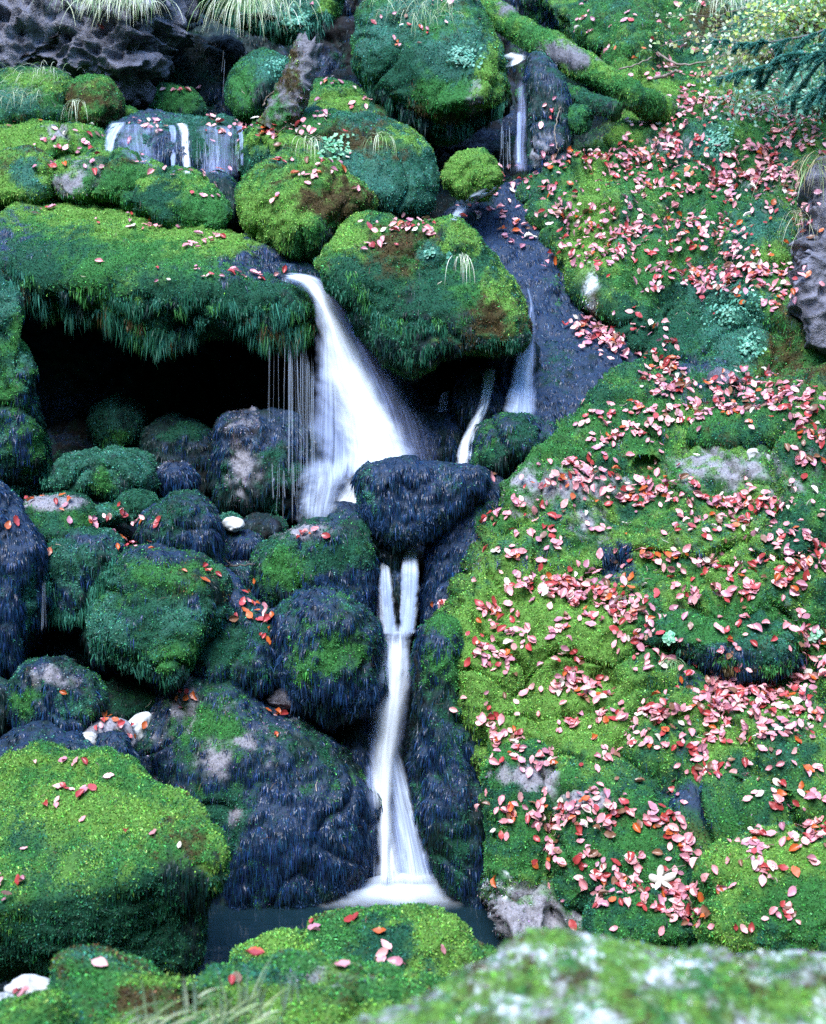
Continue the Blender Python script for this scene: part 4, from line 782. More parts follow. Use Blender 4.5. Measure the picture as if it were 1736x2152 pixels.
fall('white rim of water curving over the top of the blue chute', [
    ('water_sheet', [(942,462,9.9),(965,428,10.0),(1000,402,10.1),(1050,388,10.2)], [(960,466,9.85),(984,440,9.95),(1018,418,10.05),(1062,396,10.15)], W_STRM, dict(bulge=.02, nv=40, nu=14, snap=1.0, lift=.05))])
fall('thin upper fall dropping beside the tall mossy slab', [
    ('water_veil', [(1082,170,10.75),(1085,250,10.6),(1078,310,10.5),(1076,362,10.4)], [(1108,165,10.75),(1110,250,10.6),(1110,310,10.5),(1114,362,10.4)], W_THIN, dict(bulge=.03, nv=50, snap=.5)),
    ('water_stream', [(1086,235,10.6),(1086,290,10.5),(1085,345,10.4)], [(1096,230,10.6),(1096,290,10.5),(1096,345,10.4)], W_VEIL, dict(bulge=.01, nv=30, nu=10, snap=.5))])
fall('short white spill glimpsed under the fallen log', [
    ('water_sheet', [(1050,118,11.4),(1068,128,11.3),(1055,142,11.2)], [(1085,106,11.4),(1112,122,11.3),(1078,140,11.2)], W_CORE, dict(bulge=.02, nv=20, nu=10, snap=1.0))])
fall('opaque trickle in the middle of the arched ledge', [
    ('water_core', [(366,258,10.5),(376,275,10.3),(380,320,10.2),(384,366,10.15)], [(392,258,10.5),(398,275,10.3),(401,320,10.2),(405,366,10.15)], W_CORE, dict(bulge=.01, nv=30, nu=10, snap=.8)),
    ('water_veil', [(352,262,10.45),(358,290,10.3),(358,362,10.2)], [(368,262,10.45),(372,290,10.3),(368,362,10.2)], W_VEIL, dict(bulge=.01, nv=30, nu=10, snap=.8))])
fall('thin bluish water curtain over the right half of the arched ledge', [
    ('water_veil', [(408,262,10.5),(408,290,10.3),(410,366,10.2)], [(508,264,10.5),(510,290,10.35),(508,372,10.2)], W_THIN, dict(bulge=.01, nv=30, nu=40, snap=.8))])
fall('thin bluish water film over the left half of the arched ledge', [
    ('water_veil', [(235,262,10.5),(235,290,10.35),(250,330,10.2)], [(345,256,10.5),(345,290,10.3),(345,360,10.2)], W_THIN, dict(bulge=.01, nv=30, nu=40, snap=.8))])
fall('slanting spill over the left end of the arched ledge', [
    ('water_sheet', [(228,258,10.6),(220,285,10.4),(218,318,10.3)], [(268,254,10.6),(250,285,10.4),(238,322,10.3)], W_STRM, dict(bulge=.01, nv=24, nu=14, snap=1.0))])
fall('short spill at the right end of the arched ledge', [
    ('water_sheet', [(494,264,10.5),(502,290,10.35),(505,350,10.2)], [(510,262,10.5),(512,290,10.35),(512,350,10.2)], W_VEIL, dict(bulge=.01, nv=24, nu=8, snap=1.0))])
# single drips hanging off ledges: one merged body of water per curtain
def drips(label, rows, w0=.0035):
    Vs, Fs, Us = [], [], []; nb = 0
    for (u, v0, v1, Y) in rows:
        ww = w0 * HF / Y * random.choice([.45, .6, .8, 1.6]); du = random.uniform(-5, 5); v1 = v0 + (v1 - v0) * random.choice([1, 1, .8, .55])
        V, F, uv = sheet_arrays([(u - ww, v0, Y), (u + du * .4 - ww, (v0 + v1) / 2, Y - .01), (u + du - ww, v1, Y - .02)], [(u + ww, v0, Y), (u + du * .4 + ww, (v0 + v1) / 2, Y - .01), (u + du + ww, v1, Y - .02)], bulge=.003, nu=4, nv=10, wob=0)
        Vs.append(V); Fs.append(F + nb); Us.append(uv); nb += len(V)
    o = mk('water', np.concatenate(Vs), np.concatenate(Fs), W_DRIP, None, uv=np.concatenate(Us)); o['kind'] = 'structure'; return o
dr = lambda n, u0, u1, a, b, c, d, Y: [(random.uniform(u0, u1), random.uniform(a, b), random.uniform(c, d), Y) for _ in range(n)]
drips('curtain of fine drips along the left side of the main waterfall', dr(20, 604, 652, 715, 760, 960, 1110, 8.85) + dr(8, 645, 660, 740, 780, 1000, 1110, 8.8) + dr(6, 560, 605, 715, 740, 860, 1000, 9.0) + dr(10, 568, 640, 970, 1010, 1040, 1110, 8.7))
drips('row of fine trickles on the right half of the arched ledge', dr(26, 410, 508, 285, 320, 345, 372, 10.14) + dr(7, 330, 375, 290, 320, 345, 362, 10.18))
drips('two thin drips below the teal bearded boulder', dr(3, 90, 104, 1200, 1240, 1320, 1350, 7.7))
drips('fine drips left of the lowest fall', dr(7, 768, 790, 1700, 1730, 1840, 1856, 7.62))
drips('thin drips on the dark wall right of the lowest fall', dr(4, 876, 890, 1450, 1600, 1750, 1800, 7.5))
drips('thin drips in the hollow left of the small round green boulder', dr(9, 1048, 1075, 250, 300, 350, 362, 10.5))
drips('drips under the blue boulder beside the main fall', dr(9, 800, 875, 1090, 1110, 1130, 1142, 8.2))
drips('drips in the recess above the arched ledge', dr(8, 470, 530, 100, 130, 170, 210, 11.3))

# ------------------------------------------------------------------ pool
ZW = float(P(830, 1880, 7.5)[2])
def pool_m(n, b, L):
    b.inputs['Base Color'].default_value = (.006, .018, .026, 1); b.inputs['Roughness'].default_value = .08
    b.inputs['Specular IOR Level'].default_value = .6
    bp = N(n, 'Bump'); bp.inputs['Strength'].default_value = .25; bp.inputs['Distance'].default_value = .03
    tc = N(n, 'TexCoord').outputs['Object']; mp = N(n, 'Mapping'); mp.inputs['Scale'].default_value = (2.2, 7, 1); L(tc, mp.inputs[0])
    L(noise(n, 1.2, 2, mp.outputs[0]), bp.inputs['Height']); L(bp.outputs[0], b.inputs['Normal'])
M_POOL = mat('pool_water', pool_m)
k = 60; PV = []; 
for j in range(13):
    for i in range(k):
        a = 2 * math.pi * i / k; r = j / 12
        PV.append((-.25 + 1.5 * r * math.cos(a), 7.15 + 1.0 * r * math.sin(a), ZW))
PF = [(j * k + i, j * k + (i + 1) % k, (j + 1) * k + (i + 1) % k, (j + 1) * k + i) for j in range(12) for i in range(k)]
PF = [f[::-1] for f in PF]
mk('water', np.array(PV), np.array(PF), M_POOL)['kind'] = 'structure'
SOLID_POOL = None
def foamat(u, v, Y, *a, **k):
    o = dome('foam', u, v, Y, *a, **k); o.location.z = 0; o['kind'] = 'structure'; return o
cz = lambda v: v
def foam(x, y, rx, ry, rz, m, lift):
    kx, q = 48, 16; V = []; UV = []
    for j in range(q + 1):
        r = j / q
        for i in range(kx):
            a = 2 * math.pi * i / kx
            V.append((x + rx * r * math.cos(a), y + ry * r * math.sin(a), ZW + lift + rz * (1 - r * r) ** 1.6)); UV.append((r, i / kx))
    F = [(j * kx + i, j * kx + (i + 1) % kx, (j + 1) * kx + (i + 1) % kx, (j + 1) * kx + i) for j in range(q) for i in range(kx)]
    V = np.array(V); V[:, 2] += .012 * gn(V * 6) * (1 - np.repeat(np.arange(q + 1) / q, kx)); V[:, :2] += .05 * np.stack([gn(V * 4), gn(V * 4 + 9)], 1)
    o = mk('foam', V, np.array(F), m, None, uv=np.array(UV)); o['kind'] = 'structure'; return o
foam(-.08, 7.49, .60, .25, .01, W_MIST2, .006)
foam(-.08, 7.52, .50, .20, .02, W_MIST, .010)
foam(-.03, 7.60, .34, .13, .07, W_MIST2, .012)
foam(.12, 7.52, .32, .12, .02, W_MIST2, .013)
foam(-.24, 7.48, .34, .13, .02, W_MIST2, .014)
# froth at the foot of the main fall
for (u, v, Y, rx, ry, rz) in [(805, 985, 8.88, .20, .08, .12), (860, 985, 8.85, .10, .05, .04)]:
    dome('foam', u, v, Y, rx, ry, rz, W_MIST)['kind'] = 'structure'
print('water', round(time.time() - T00, 1))

# ------------------------------------------------------------------ tubes, logs, twigs, grass
def tube(path, rad, k=10, bumps=0., seed=0, cap=True):
    p = np.array(path, float); n = len(p); rad = np.broadcast_to(np.asarray(rad, float), (n,))
    t = np.gradient(p, axis=0); t /= np.linalg.norm(t, axis=1)[:, None]
    up = np.array([0, 0, 1.0]); a = np.cross(t, up + .01); a /= np.linalg.norm(a, axis=1)[:, None]; b = np.cross(t, a)
    th = np.arange(k) * 2 * math.pi / k
    V = p[:, None] + rad[:, None, None] * (np.cos(th)[None, :, None] * a[:, None] + np.sin(th)[None, :, None] * b[:, None])
    V = V.reshape(-1, 3)
    i = (np.arange(n - 1)[:, None] * k + np.arange(k)[None]); j = (np.arange(n - 1)[:, None] * k + (np.arange(k)[None] + 1) % k)
    F = np.stack([i.ravel(), j.ravel(), (j + k).ravel(), (i + k).ravel()], 1)
    if cap:
        c0, c1 = len(V), len(V) + 1; V = np.concatenate([V, p[:1], p[-1:]])
        q = np.arange(k); q1 = (q + 1) % k
        F = np.concatenate([F, np.stack([q1, q, np.full(k, c0), np.full(k, c0)], 1)[:, [0, 1, 2, 2]], np.stack([q + (n - 1) * k, q1 + (n - 1) * k, np.full(k, c1), np.full(k, c1)], 1)])
    return V, F
def tris(F):
    F = np.asarray(F); deg = F[:, 2] == F[:, 3]
    return np.concatenate([F[:, [0, 1, 2]], F[~deg][:, [0, 2, 3]]])
def log(name, label, pts, r0, r1, style, spots, place, n=150, seed=0, rough=.02, jag=0):
    P3 = np.array([P(*q) for q in pts]); t = np.linspace(0, 1, n); path = cat1(P3, t)
    rad = r0 + (r1 - r0) * t
    V, F = tube(path, rad, 44)
    nr = normals(V[:n * 44], F[(F < n * 44).all(1)]); nr = np.concatenate([nr, np.zeros((2, 3))])
    if ((V - np.repeat(path, 44, 0).tolist().__len__() * 0)[:44] @ np.zeros(3)).sum() is None: pass
    out = np.concatenate([V[:n * 44] - np.repeat(path, 44, 0), np.zeros((2, 3))])
    if (nr * out).sum() < 0: F = F[:, ::-1][:, [0, 1, 2, 3]]; nr = -nr
    V = V + nr * (rough * (fbm(V + seed, 5, 3) + .6 * billow(V + seed, 13)) + rough * .8 * gn(V * 3))[:, None]
    if jag:
        e = np.arange(n * 44) >= (n - 1) * 44; dr = path[-1] - path[-3]; dr /= np.linalg.norm(dr)
        V[:n * 44][e] += dr * (jag * np.abs(rng.normal(size=(e.sum(), 1))))
    W = cover(V, style, spots, 4, seed * 7.7)
    col = np.concatenate([(W @ PC) * .6, (W @ PW)[:, None]], 1)
    root = mk(name, V, tris(F), M_BODY, None, col); tag(root, label, 'log')
    PLACES.append(place); nn2 = nr
    SOLID.append((V, nn2, len(PLACES) - 1))
    Fq = F[F[:, 2] != F[:, 3]]
    scatter(V, Fq, W, root, 9.5, 1.1, maxback=.8, seed=200 + seed, strand=.8)
    return root
log('fallen_log', 'mossy fallen log slanting down across the top right of the stream', [(960, -70, 11.9), (1015, 10, 11.6), (1095, 65, 11.35), (1180, 112, 11.0), (1260, 160, 10.8), (1330, 200, 10.75), (1400, 235, 11.0)], .098, .088,
    {'y': 1, 'g': 1.2, 'r': .2, 'e': .4}, [(1170,110,22,14,'r',3.5),(1205,125,18,12,'r',2.5),(1060,20,14,8,'r',2),(1050,70,50,30,'g',1.5),(1245,180,30,15,'g',2),(1190,130,12,10,'k',2)], 'fallen log', seed=3)
log('broken_log', 'short rotten log standing broken and leaning among the upper boulders', [(575, 275, 10.1), (600, 225, 10.1), (625, 165, 10.15), (652, 98, 10.2)], .115, .07,
    {'b': 1.3, 'y': .35, 'g': .3, 'r': 1.3}, [(652,100,15,40,'r',2.5),(590,240,20,30,'g',1.5)], 'broken leaning log', seed=4, n=90, jag=.04, rough=.03)
log('fallen_log', 'thin dark log wedged beneath the big fallen log', [(1090, 205, 10.9), (1150, 195, 10.8), (1220, 205, 10.7), (1300, 235, 10.5)], .07, .06,
    {'e': 1, 'k': .8, 'g': .6, 'd': .6}, [], None, seed=5, n=80)

def plain(name, rgb, rough=.6, sub=.0):
    def f(n, b, L):
        tc = N(n, 'TexCoord').outputs['Object']; r = N(n, 'VectorMath', operation='SCALE'); r.inputs[0].default_value = rgb
        L(maprange(n, noise(n, 30, 4, tc), .3, .7, .6, 1.35), r.inputs['Scale']); L(r.outputs[0], b.inputs['Base Color']); b.inputs['Roughness'].default_value = rough
    return mat(name, f)
M_BARK = plain('twig_bark', (.16, .12, .09)); M_BARKD = plain('dark_bark', (.05, .04, .035))
def twig(label, pts, r0, r1, branches=(), m=None, name='twig', parent=None):
    Vs, Fs = [], []; nb = 0
    for q, a, b in [(pts, r0, r1)] + [(x, r1 * 1.2, r1 * .5) for x in branches]:
        P3 = np.array([P(*z) for z in q]); path = cat1(P3, np.linspace(0, 1, 18)); path += .004 * rng.normal(size=path.shape)
        V, F = tube(path, np.linspace(a, b, 18), 7); Vs.append(V); Fs.append(tris(F) + nb); nb += len(V)
    o = mk(name, np.concatenate(Vs), np.concatenate(Fs), m or M_BARK, parent)
    if label: tag(o, label, 'twig')
    return o
twig('thin dark forked twig lying between the middle left stones', [(455,1186,8.2),(490,1189,8.15),(535,1186,8.1)], .007, .004, [[(490,1189,8.15),(478,1180,8.15),(470,1172,8.15)]], M_BARKD)
twig('bare pale twig leaning against the dark green upper boulder', [(553,222,10.4),(560,205,10.4),(578,190,10.35),(592,178,10.3)], .006, .003)
twig('curved pale twig crossing the leafy slope under the shrub', [(1378,108,11.6),(1420,133,11.4),(1470,132,11.3),(1530,115,11.4)], .010, .005, [[(1440,135,11.4),(1410,141,11.35),(1395,142,11.3)]])
twig('short grey stick propped on the slope beside the fallen log', [(1375,165,11.0),(1400,158,11.0),(1425,148,10.95)], .014, .010)
twig('thin root dangling down the face of the tall mossy slab', [(1178,225,10.5),(1170,255,10.45),(1166,285,10.4),(1172,320,10.35)], .005, .003)
twig('second slender branch tip resting against the hillside near the shrub', [(1300,145,11.0),(1330,138,11.0),(1372,120,11.1)], .007, .004)

def grass_mat(name, a, b_):
    def f(n, b, L):
        at = N(n, 'Attribute', attribute_name='col'); L(at.outputs['Color'], b.inputs['Base Color']); b.inputs['Roughness'].default_value = .45
        tr = N(n, 'BsdfTranslucent'); L(at.outputs['Color'], tr.inputs['Color']); ms = N(n, 'MixShader'); ms.inputs[0].default_value = .3
        L(b.outputs[0], ms.inputs[1]); L(tr.outputs[0], ms.inputs[2]); L(ms.outputs[0], n.nodes['Material Output'].inputs[0])
    return mat(name, f)
M_GRASS = grass_mat('grass_blade', 0, 0)
def tuft(label, u, v, Y, spread, length, n, cols, droop=1.0, wd=.0062, lean=0, up=.5, name='grass_tuft', push=.3):
    c = P(u, v, Y); r = np.random.default_rng(int(u * 7 + v))
    base = c + r.normal(size=(n, 3)) * np.array([spread, spread * .4, spread * .35])
    L = length * r.uniform(.45, 1.1, n)[:, None]
    a = r.uniform(0, 2 * math.pi, n); d0 = np.stack([np.cos(a) * .55 + lean, -np.abs(np.sin(a)) * .6 - push, np.full(n, up) + .3 * r.random(n)], 1)
    d0 /= np.linalg.norm(d0, axis=1)[:, None]
    K = 7; pos = base.copy(); pts = [pos]; d = d0.copy()
    for k in range(1, K):
        d = d + np.array([0, 0, -1.0]) * droop * .42; d /= np.linalg.norm(d, axis=1)[:, None]
        pos = pos + d * L / (K - 1); pts.append(pos)
    pts = np.stack(pts, 1)
    sd = np.cross(d0, np.array([0, -1, .2])); sd += .3 * r.normal(size=sd.shape); sd /= np.linalg.norm(sd, axis=1)[:, None]
    w_ = wd * np.array([.8, 1, 1, .85, .65, .4, .08])[None, :, None]
    V = np.stack([pts - sd[:, None] * w_ / 2, pts + sd[:, None] * w_ / 2], 2).reshape(-1, 3)
    b0 = (np.arange(n) * K * 2)[:, None, None]; q = np.array([[2 * k, 2 * k + 1, 2 * k + 3, 2 * k + 2] for k in range(K - 1)])[None]
    F = (b0 + q).reshape(-1, 4)
    C = np.array(cols)[r.integers(0, len(cols), n)] * r.uniform(.6, 1.25, (n, 1)); C = np.repeat(C, K * 2, 0)
    return tag(mk(name, V, F, M_GRASS, None, C), label, 'grass tuft')
PG = [(.60, .64, .44), (.48, .54, .32), (.24, .38, .14), (.72, .74, .60)]
tuft('pale grass hanging over the grey crag at its top middle', 245, -10, 11.0, .10, .46, 100, PG, 1.0)
tuft('pale grass tuft on the right half of the grey crag', 292, -6, 10.9, .07, .42, 80, PG, 1.0)
tuft('greener thin grass on the left crown of the grey crag', 185, -12, 11.0, .11, .36, 70, PG[1:3] + [(.2, .4, .2)], 1.0)
tuft('long pale grass beard hanging from the top centre moss mass', 522, -8, 11.2, .07, .56, 140, PG, 1.1)
tuft('short pale grass right of the long hanging beard at the top', 572, -2, 11.2, .10, .35, 70, PG, 1.0)
tuft('wiry pale grass on top of the biggest upper boulder', 885, 10, 10.3, .14, .32, 110, PG[:3], 1.0, .003)
tuft('grass sprig crowning the mossy boulder below the grey crag', 75, 152, 10.5, .10, .24, 70, PG, .8, .003)
tuft('small pale grass sprig on the left flank below the crag', 42, 195, 10.5, .09, .26, 60, PG, .9, .003)
tuft('wispy grass streak down the olive boulder beside the crag', 162, 212, 10.45, .02, .24, 22, PG, 1.6, .004)
tuft('grass sprig hanging on the large teal boulder, left one', 655, 290, 9.6, .05, .22, 34, PG[:3], 1.2, .0035)
tuft('grass sprig hanging on the large teal boulder, right one', 803, 285, 9.6, .04, .22, 26, PG[:3], 1.2, .0035)
tuft('pale dry grass stalks hanging down the domed boulder', 972, 535, 8.42, .02, .22, 20, [PG[0], PG[3]], 1.8, .003)
tuft('long grass clump at the right edge above the pale outcrop', 1735, 350, 9.35, .09, .44, 110, [(.30,.36,.16),(.20,.32,.12),(.36,.32,.16)], 1.0)
tuft('dry brown grass clump below the long one at the right edge', 1700, 452, 9.3, .08, .34, 80, [(.35, .30, .14), PG[0]], 1.0, .003)
tuft('pale drooping grass at the top edge left of the shrub', 1520, -5, 12.0, .10, .42, 90, PG, 1.0)
tuft('thin pale grass hanging below the conifer branch', 1560, 190, 10.9, .14, .34, 60, PG, 1.4, .003)
tuft('tiny grass rosette in the undercut of the right bank mound', 1410, 1388, 7.0, .02, .10, 40, [(.12, .35, .14), (.3, .45, .2)], .8, .003)
tuft('blurred pale grass blades near the bottom edge, middle', 500, 2150, 3.3, .05, .16, 26, [(.5, .6, .3), (.35, .5, .2)], .25, .006, .3, 1.2, push=.05)
tuft('blurred white green grass clump cut by the bottom edge', 395, 2170, 3.0, .08, .14, 50, [(.65, .72, .5), (.45, .6, .3)], .3, .006, .5, 1.0, push=.05)
tuft('blurred upright blades standing left of the lichen rock', 560, 2120, 3.5, .04, .15, 14, [(.45, .58, .35)], .2, .006, -.1, 1.4, push=.05)

# small leafy rosettes (saxifrage-like) growing in the moss
def rosette(label, u, v, r_, n, cols, lift=.03, leaf=.02, name='small_plant'):
    i, j = cell(u, v); c0 = ZP[i, j]; r = np.random.default_rng(int(u * 3 + v)); Vs, Fs, Cs = [], [], []
    for k in range(n):
        uu, vv = u + r.normal() * r_ * (.7 if r_ >= 14 else .4), v + r.normal() * r_ * (.55 if r_ >= 14 else .3); i, j = cell(uu, vv); c, nn = ZP[i, j], ZN[i, j]
        if abs(c[1] - c0[1]) > .5: continue
        c = c + nn * lift * r.uniform(.5, 1.2); a = r.normal(size=3); a -= nn * (a @ nn); a /= np.linalg.norm(a); b = np.cross(nn, a); s = leaf * r.uniform(.6, 1.3)
        nb = len(Vs) * 6
        Vs.append(np.array([c, c + a * s * .5 + b * s * .4 + nn * s * .2, c + a * s * 1.0 + b * s * .25, c + a * s * 1.15, c + a * s * 1.0 - b * s * .25, c + a * s * .5 - b * s * .4 + nn * s * .2]))
        Fs.append(np.array([[0, 1, 2, 3], [0, 3, 4, 5]]) + nb); Cs.append(np.tile(np.array(cols)[r.integers(len(cols))] * r.uniform(.7, 1.2), (6, 1)))
    o = mk(name if r_ < 14 else 'ground_cover', np.concatenate(Vs), np.concatenate(Fs), M_GRASS, None, np.concatenate(Cs))
    if r_ >= 14: o['kind'] = 'stuff'
    return tag(o, label, 'plant')
TG = [(.10, .34, .24), (.16, .42, .30), (.06, .22, .14)]
rosette('pale teal leafy plant patch on the right face of the biggest upper boulder', 972, 122, 22, 330, TG)
rosette('second pale leafy patch lower left of the first on the biggest upper boulder', 935, 150, 18, 150, TG)
rosette('teal rosette plant clinging to the domed boulder', 903, 535, 9, 90, TG)
rosette('small teal plant right of the rosette on the domed boulder', 943, 540, 7, 45, TG)
rosette('round leaved plants on the large teal boulder', 700, 310, 22, 90, [(.25, .5, .28), (.12, .38, .2)], leaf=.03)
rosette('pale liverwort plants on the dark green boulder left of the broken log', 585, 145, 16, 160, TG)
rosette('leafy teal plants on the mossy drop of the right bank', 1540, 650, 35, 320, TG)
rosette('teal plant cluster trailing lower on the mossy drop', 1575, 730, 18, 190, TG)
rosette('teal leafy patch high on the leaf strewn slope', 1515, 300, 22, 220, TG)
rosette('tiny bright rosette at the left end of the undercut mound', 1410, 1340, 8, 60, [(.15, .5, .3), (.3, .6, .4)], leaf=.025)
rosette('small bright plant beside the leaf line at the right edge', 1710, 1335, 8, 50, [(.2, .5, .3), (.4, .6, .45)], leaf=.025)
rosette('teal leafy patch on the top centre moss mass', 625, 45, 22, 260, TG)

# spruce bough and shrub reaching in at the top right
def needles(axis_pts, nn_, ln, r):
    p = np.array(axis_pts); K = len(p); t = r.random(nn_) * (K - 1.001); i = t.astype(int); f = (t - i)[:, None]
    b = p[i] * (1 - f) + p[i + 1] * f; d = p[i + 1] - p[i]; d /= np.linalg.norm(d, axis=1)[:, None] + 1e-9
    q = r.normal(size=b.shape); q -= d * (q * d).sum(1)[:, None]; q /= np.linalg.norm(q, axis=1)[:, None]; q[:, 2] *= .6
    dr = d * .6 + q * .8; dr /= np.linalg.norm(dr, axis=1)[:, None]; sd = np.cross(dr, r.normal(size=dr.shape)); sd /= np.linalg.norm(sd, axis=1)[:, None]
    L = ln * r.uniform(.7, 1.2, nn_)[:, None]
    return np.stack([b - sd * .0017, b + sd * .0017, b + dr * L + sd * .0006, b + dr * L - sd * .0006], 1).reshape(-1, 3)
def bough(label, pts, nsub, sl, r0, seed, cols):
    sl *= .8; nsub = int(nsub * .8)
    r = np.random.default_rng(seed)
    root = bpy.data.objects.new('conifer_branch', None); COL.objects.link(root); tag(root, label, 'branch'); root.empty_display_size = .1
    P3 = np.array([P(*q) for q in pts]); path = cat1(P3, np.linspace(0, 1, 24))
    Vs, Fs = [], []; V, F = tube(path, np.linspace(r0, r0 * .3, 24), 7); Vs.append(V); Fs.append(tris(F)); nb = len(V); NV = [needles(path, 700, .02, r)]
    for k in range(nsub):
        t = (k + .5) / nsub; b = path[int(t * 22)]; d = path[min(23, int(t * 22) + 1)] - b; d /= np.linalg.norm(d)
        s = np.cross(d, [0, .35, 1]); s /= np.linalg.norm(s); sg = 1 if k % 2 else -1
        L = sl * (1.15 - t) * r.uniform(.7, 1.1); dirv = d * .7 + s * sg * .8 + np.array([0, 0, -.25]) + .12 * r.normal(size=3); dirv /= np.linalg.norm(dirv)
        sp_ = [b + dirv * L * q + np.array([0, 0, -.18]) * L * q * q for q in np.linspace(0, 1, 8)]
        V, F = tube(sp_, np.linspace(r0 * .35, .0015, 8), 5); Vs.append(V); Fs.append(tris(F) + nb); nb += len(V)
        NV.append(needles(sp_, int(2600 * L / .3), .022, r))
        for m in range(5):
            b2 = np.array(sp_[2 + m]); d2 = dirv * .7 + s * r.choice([-1, 1]) * .6 + .3 * r.normal(size=3); d2 /= np.linalg.norm(d2); l2 = L * .35 * r.uniform(.5, 1.1)
            NV.append(needles([b2, b2 + d2 * l2 * .5, b2 + d2 * l2 + np.array([0, 0, -.02])], int(900 * l2 / .2), .018, r))
    mk('branch_wood', np.concatenate(Vs), np.concatenate(Fs), M_BARKD, root)
    NVV = np.concatenate(NV); k = len(NVV) // 4; C = np.repeat(np.array(cols)[r.integers(0, len(cols), k)] * r.uniform(.6, 1.3, (k, 1)), 4, 0)
    mk('needles', NVV, np.arange(k * 4).reshape(-1, 4), M_GRASS, root, C)['kind'] = 'stuff'
NC = [(.06, .26, .22), (.10, .36, .30), (.12, .36, .24), (.03, .15, .13)]
bough('lower conifer bough with dark teal needles reaching in from the right edge', [(1860, 60, 9.3), (1760, 110, 9.4), (1660, 128, 9.5), (1570, 150, 9.6), (1500, 165, 9.7)], 20, .42, .012, 1, NC)
bough('upper conifer bough with teal needles crossing the shrub', [(1850, -20, 9.6), (1740, 60, 9.7), (1640, 85, 9.8), (1560, 92, 9.9), (1490, 80, 10.0)], 18, .36, .011, 2, NC)
bough('hanging conifer bough at the right edge under the other two', [(1850, 100, 9.2), (1760, 160, 9.3), (1700, 195, 9.3), (1640, 215, 9.4)], 14, .34, .011, 3, NC)
def shrub(label, u, v, Y, n, seed, cols, rx=.5):
    r = np.random.default_rng(seed); root = bpy.data.objects.new('shrub', None); COL.objects.link(root); tag(root, label, 'shrub'); root.empty_display_size = .1
    c = P(u, v, Y); Vs, Fs, LV_, LC = [], [], [], []; nb = 0
    for k in range(n):
        e = c + np.array([r.normal() * rx, r.normal() * .2 - .1, r.normal() * rx * .45]); b = c + np.array([rx * 1.2, .25, -.1]) * r.uniform(.3, 1.2)
        path = [b * (1 - q) + e * q + np.array([0, 0, .15]) * math.sin(q * 3.1) for q in np.linspace(0, 1, 9)]
        V, F = tube(path, np.linspace(.006, .002, 9), 5); Vs.append(V); Fs.append(tris(F) + nb); nb += len(V)
        for m in range(60):
            p = np.array(path[r.integers(3, 9)]) + r.normal(size=3) * .05; a = r.normal(size=3); a /= np.linalg.norm(a); w_ = np.cross(a, r.normal(size=3)); w_ /= np.linalg.norm(w_); s = r.uniform(.022, .046)
            LV_.append([p, p + a * s * .5 + w_ * s * .35, p + a * s, p + a * s * .5 - w_ * s * .35]); LC.append(np.array(cols)[r.integers(len(cols))] * r.uniform(.7, 1.2))
    mk('stems', np.concatenate(Vs), np.concatenate(Fs), M_BARK, root)
    A = np.array(LV_); mk('leaves', A.reshape(-1, 3), np.arange(len(A) * 4).reshape(-1, 4), M_GRASS, root, np.repeat(np.array(LC), 4, 0))['kind'] = 'stuff'
SCOL = [(.42, .58, .10), (.62, .66, .16), (.20, .42, .14), (.66, .72, .55), (.28, .48, .28)]
shrub('shrub with yellow green leaves and grey stems in the top right corner', 1640, 60, 10.6, 46, 5, SCOL, .42)
shrub('sparser part bare shrub left of the yellow green one', 1545, 105, 10.9, 22, 6, [(.5, .5, .2), (.6, .6, .45), (.3, .42, .15)], .32)
shrub('small teal leaved shrub over the slope at the right edge', 1660, 215, 10.4, 24, 7, [(.12, .35, .25), (.3, .5, .35)], .3)

# ------------------------------------------------------------------ fallen beech leaves
LC_ = {'pink': (.66, .27, .30), 'dusky pink': (.45, .19, .25), 'deep red': (.36, .045, .045), 'rusty orange': (.46, .10, .022), 'pale cream': (.68, .60, .52), 'light rose': (.74, .38, .38), 'dull brown': (.20, .095, .055)}
LK = list(LC_); LP = [.28, .17, .18, .06, .05, .19, .07]
SH = ['flat', 'curled', 'folded', 'cupped']
def leafmesh(shape, seed):
    r = np.random.default_rng(seed); K = 9; V = []
    for k in range(K):
        t = k / (K - 1); w_ = (math.sin(math.pi * t ** .85) ** .75) * .28 if 0 < t < 1 else .0
        w_ *= 1 + .10 * (k % 2)
        for s in (-1, -.5, 0, .5, 1):
            x, y = s * w_, t - .5
            z = {'flat': .05 * abs(s) * w_ * 2 + .03 * math.sin(3 * t + seed), 'curled': .55 * (t - .45) ** 2 + .25 * w_ * s * s, 'folded': .95 * abs(s) * w_ + .06 * math.sin(4 * t), 'cupped': .9 * w_ * s * s + .3 * (t - .5) ** 2}[shape]
            z += .012 * (k % 2) * abs(s) + .03 * r.normal() * abs(s)
            V.append((x + .03 * math.sin(2 * t + seed), y, z))
    F = [(k * 5 + j, k * 5 + j + 1, k * 5 + j + 6, k * 5 + j + 5) for k in range(K - 1) for j in range(4)]
    n = len(V)
    V += [(-.008, -.5, .0), (.008, -.5, .0), (.03, -.66, .03), (.018, -.66, .03)]; F.append((n, n + 1, n + 2, n + 3))
    return np.array(V), np.array(F)
LM = {(s, q): leafmesh(s, 11 * i + q) for i, s in enumerate(SH) for q in (0, 1)}
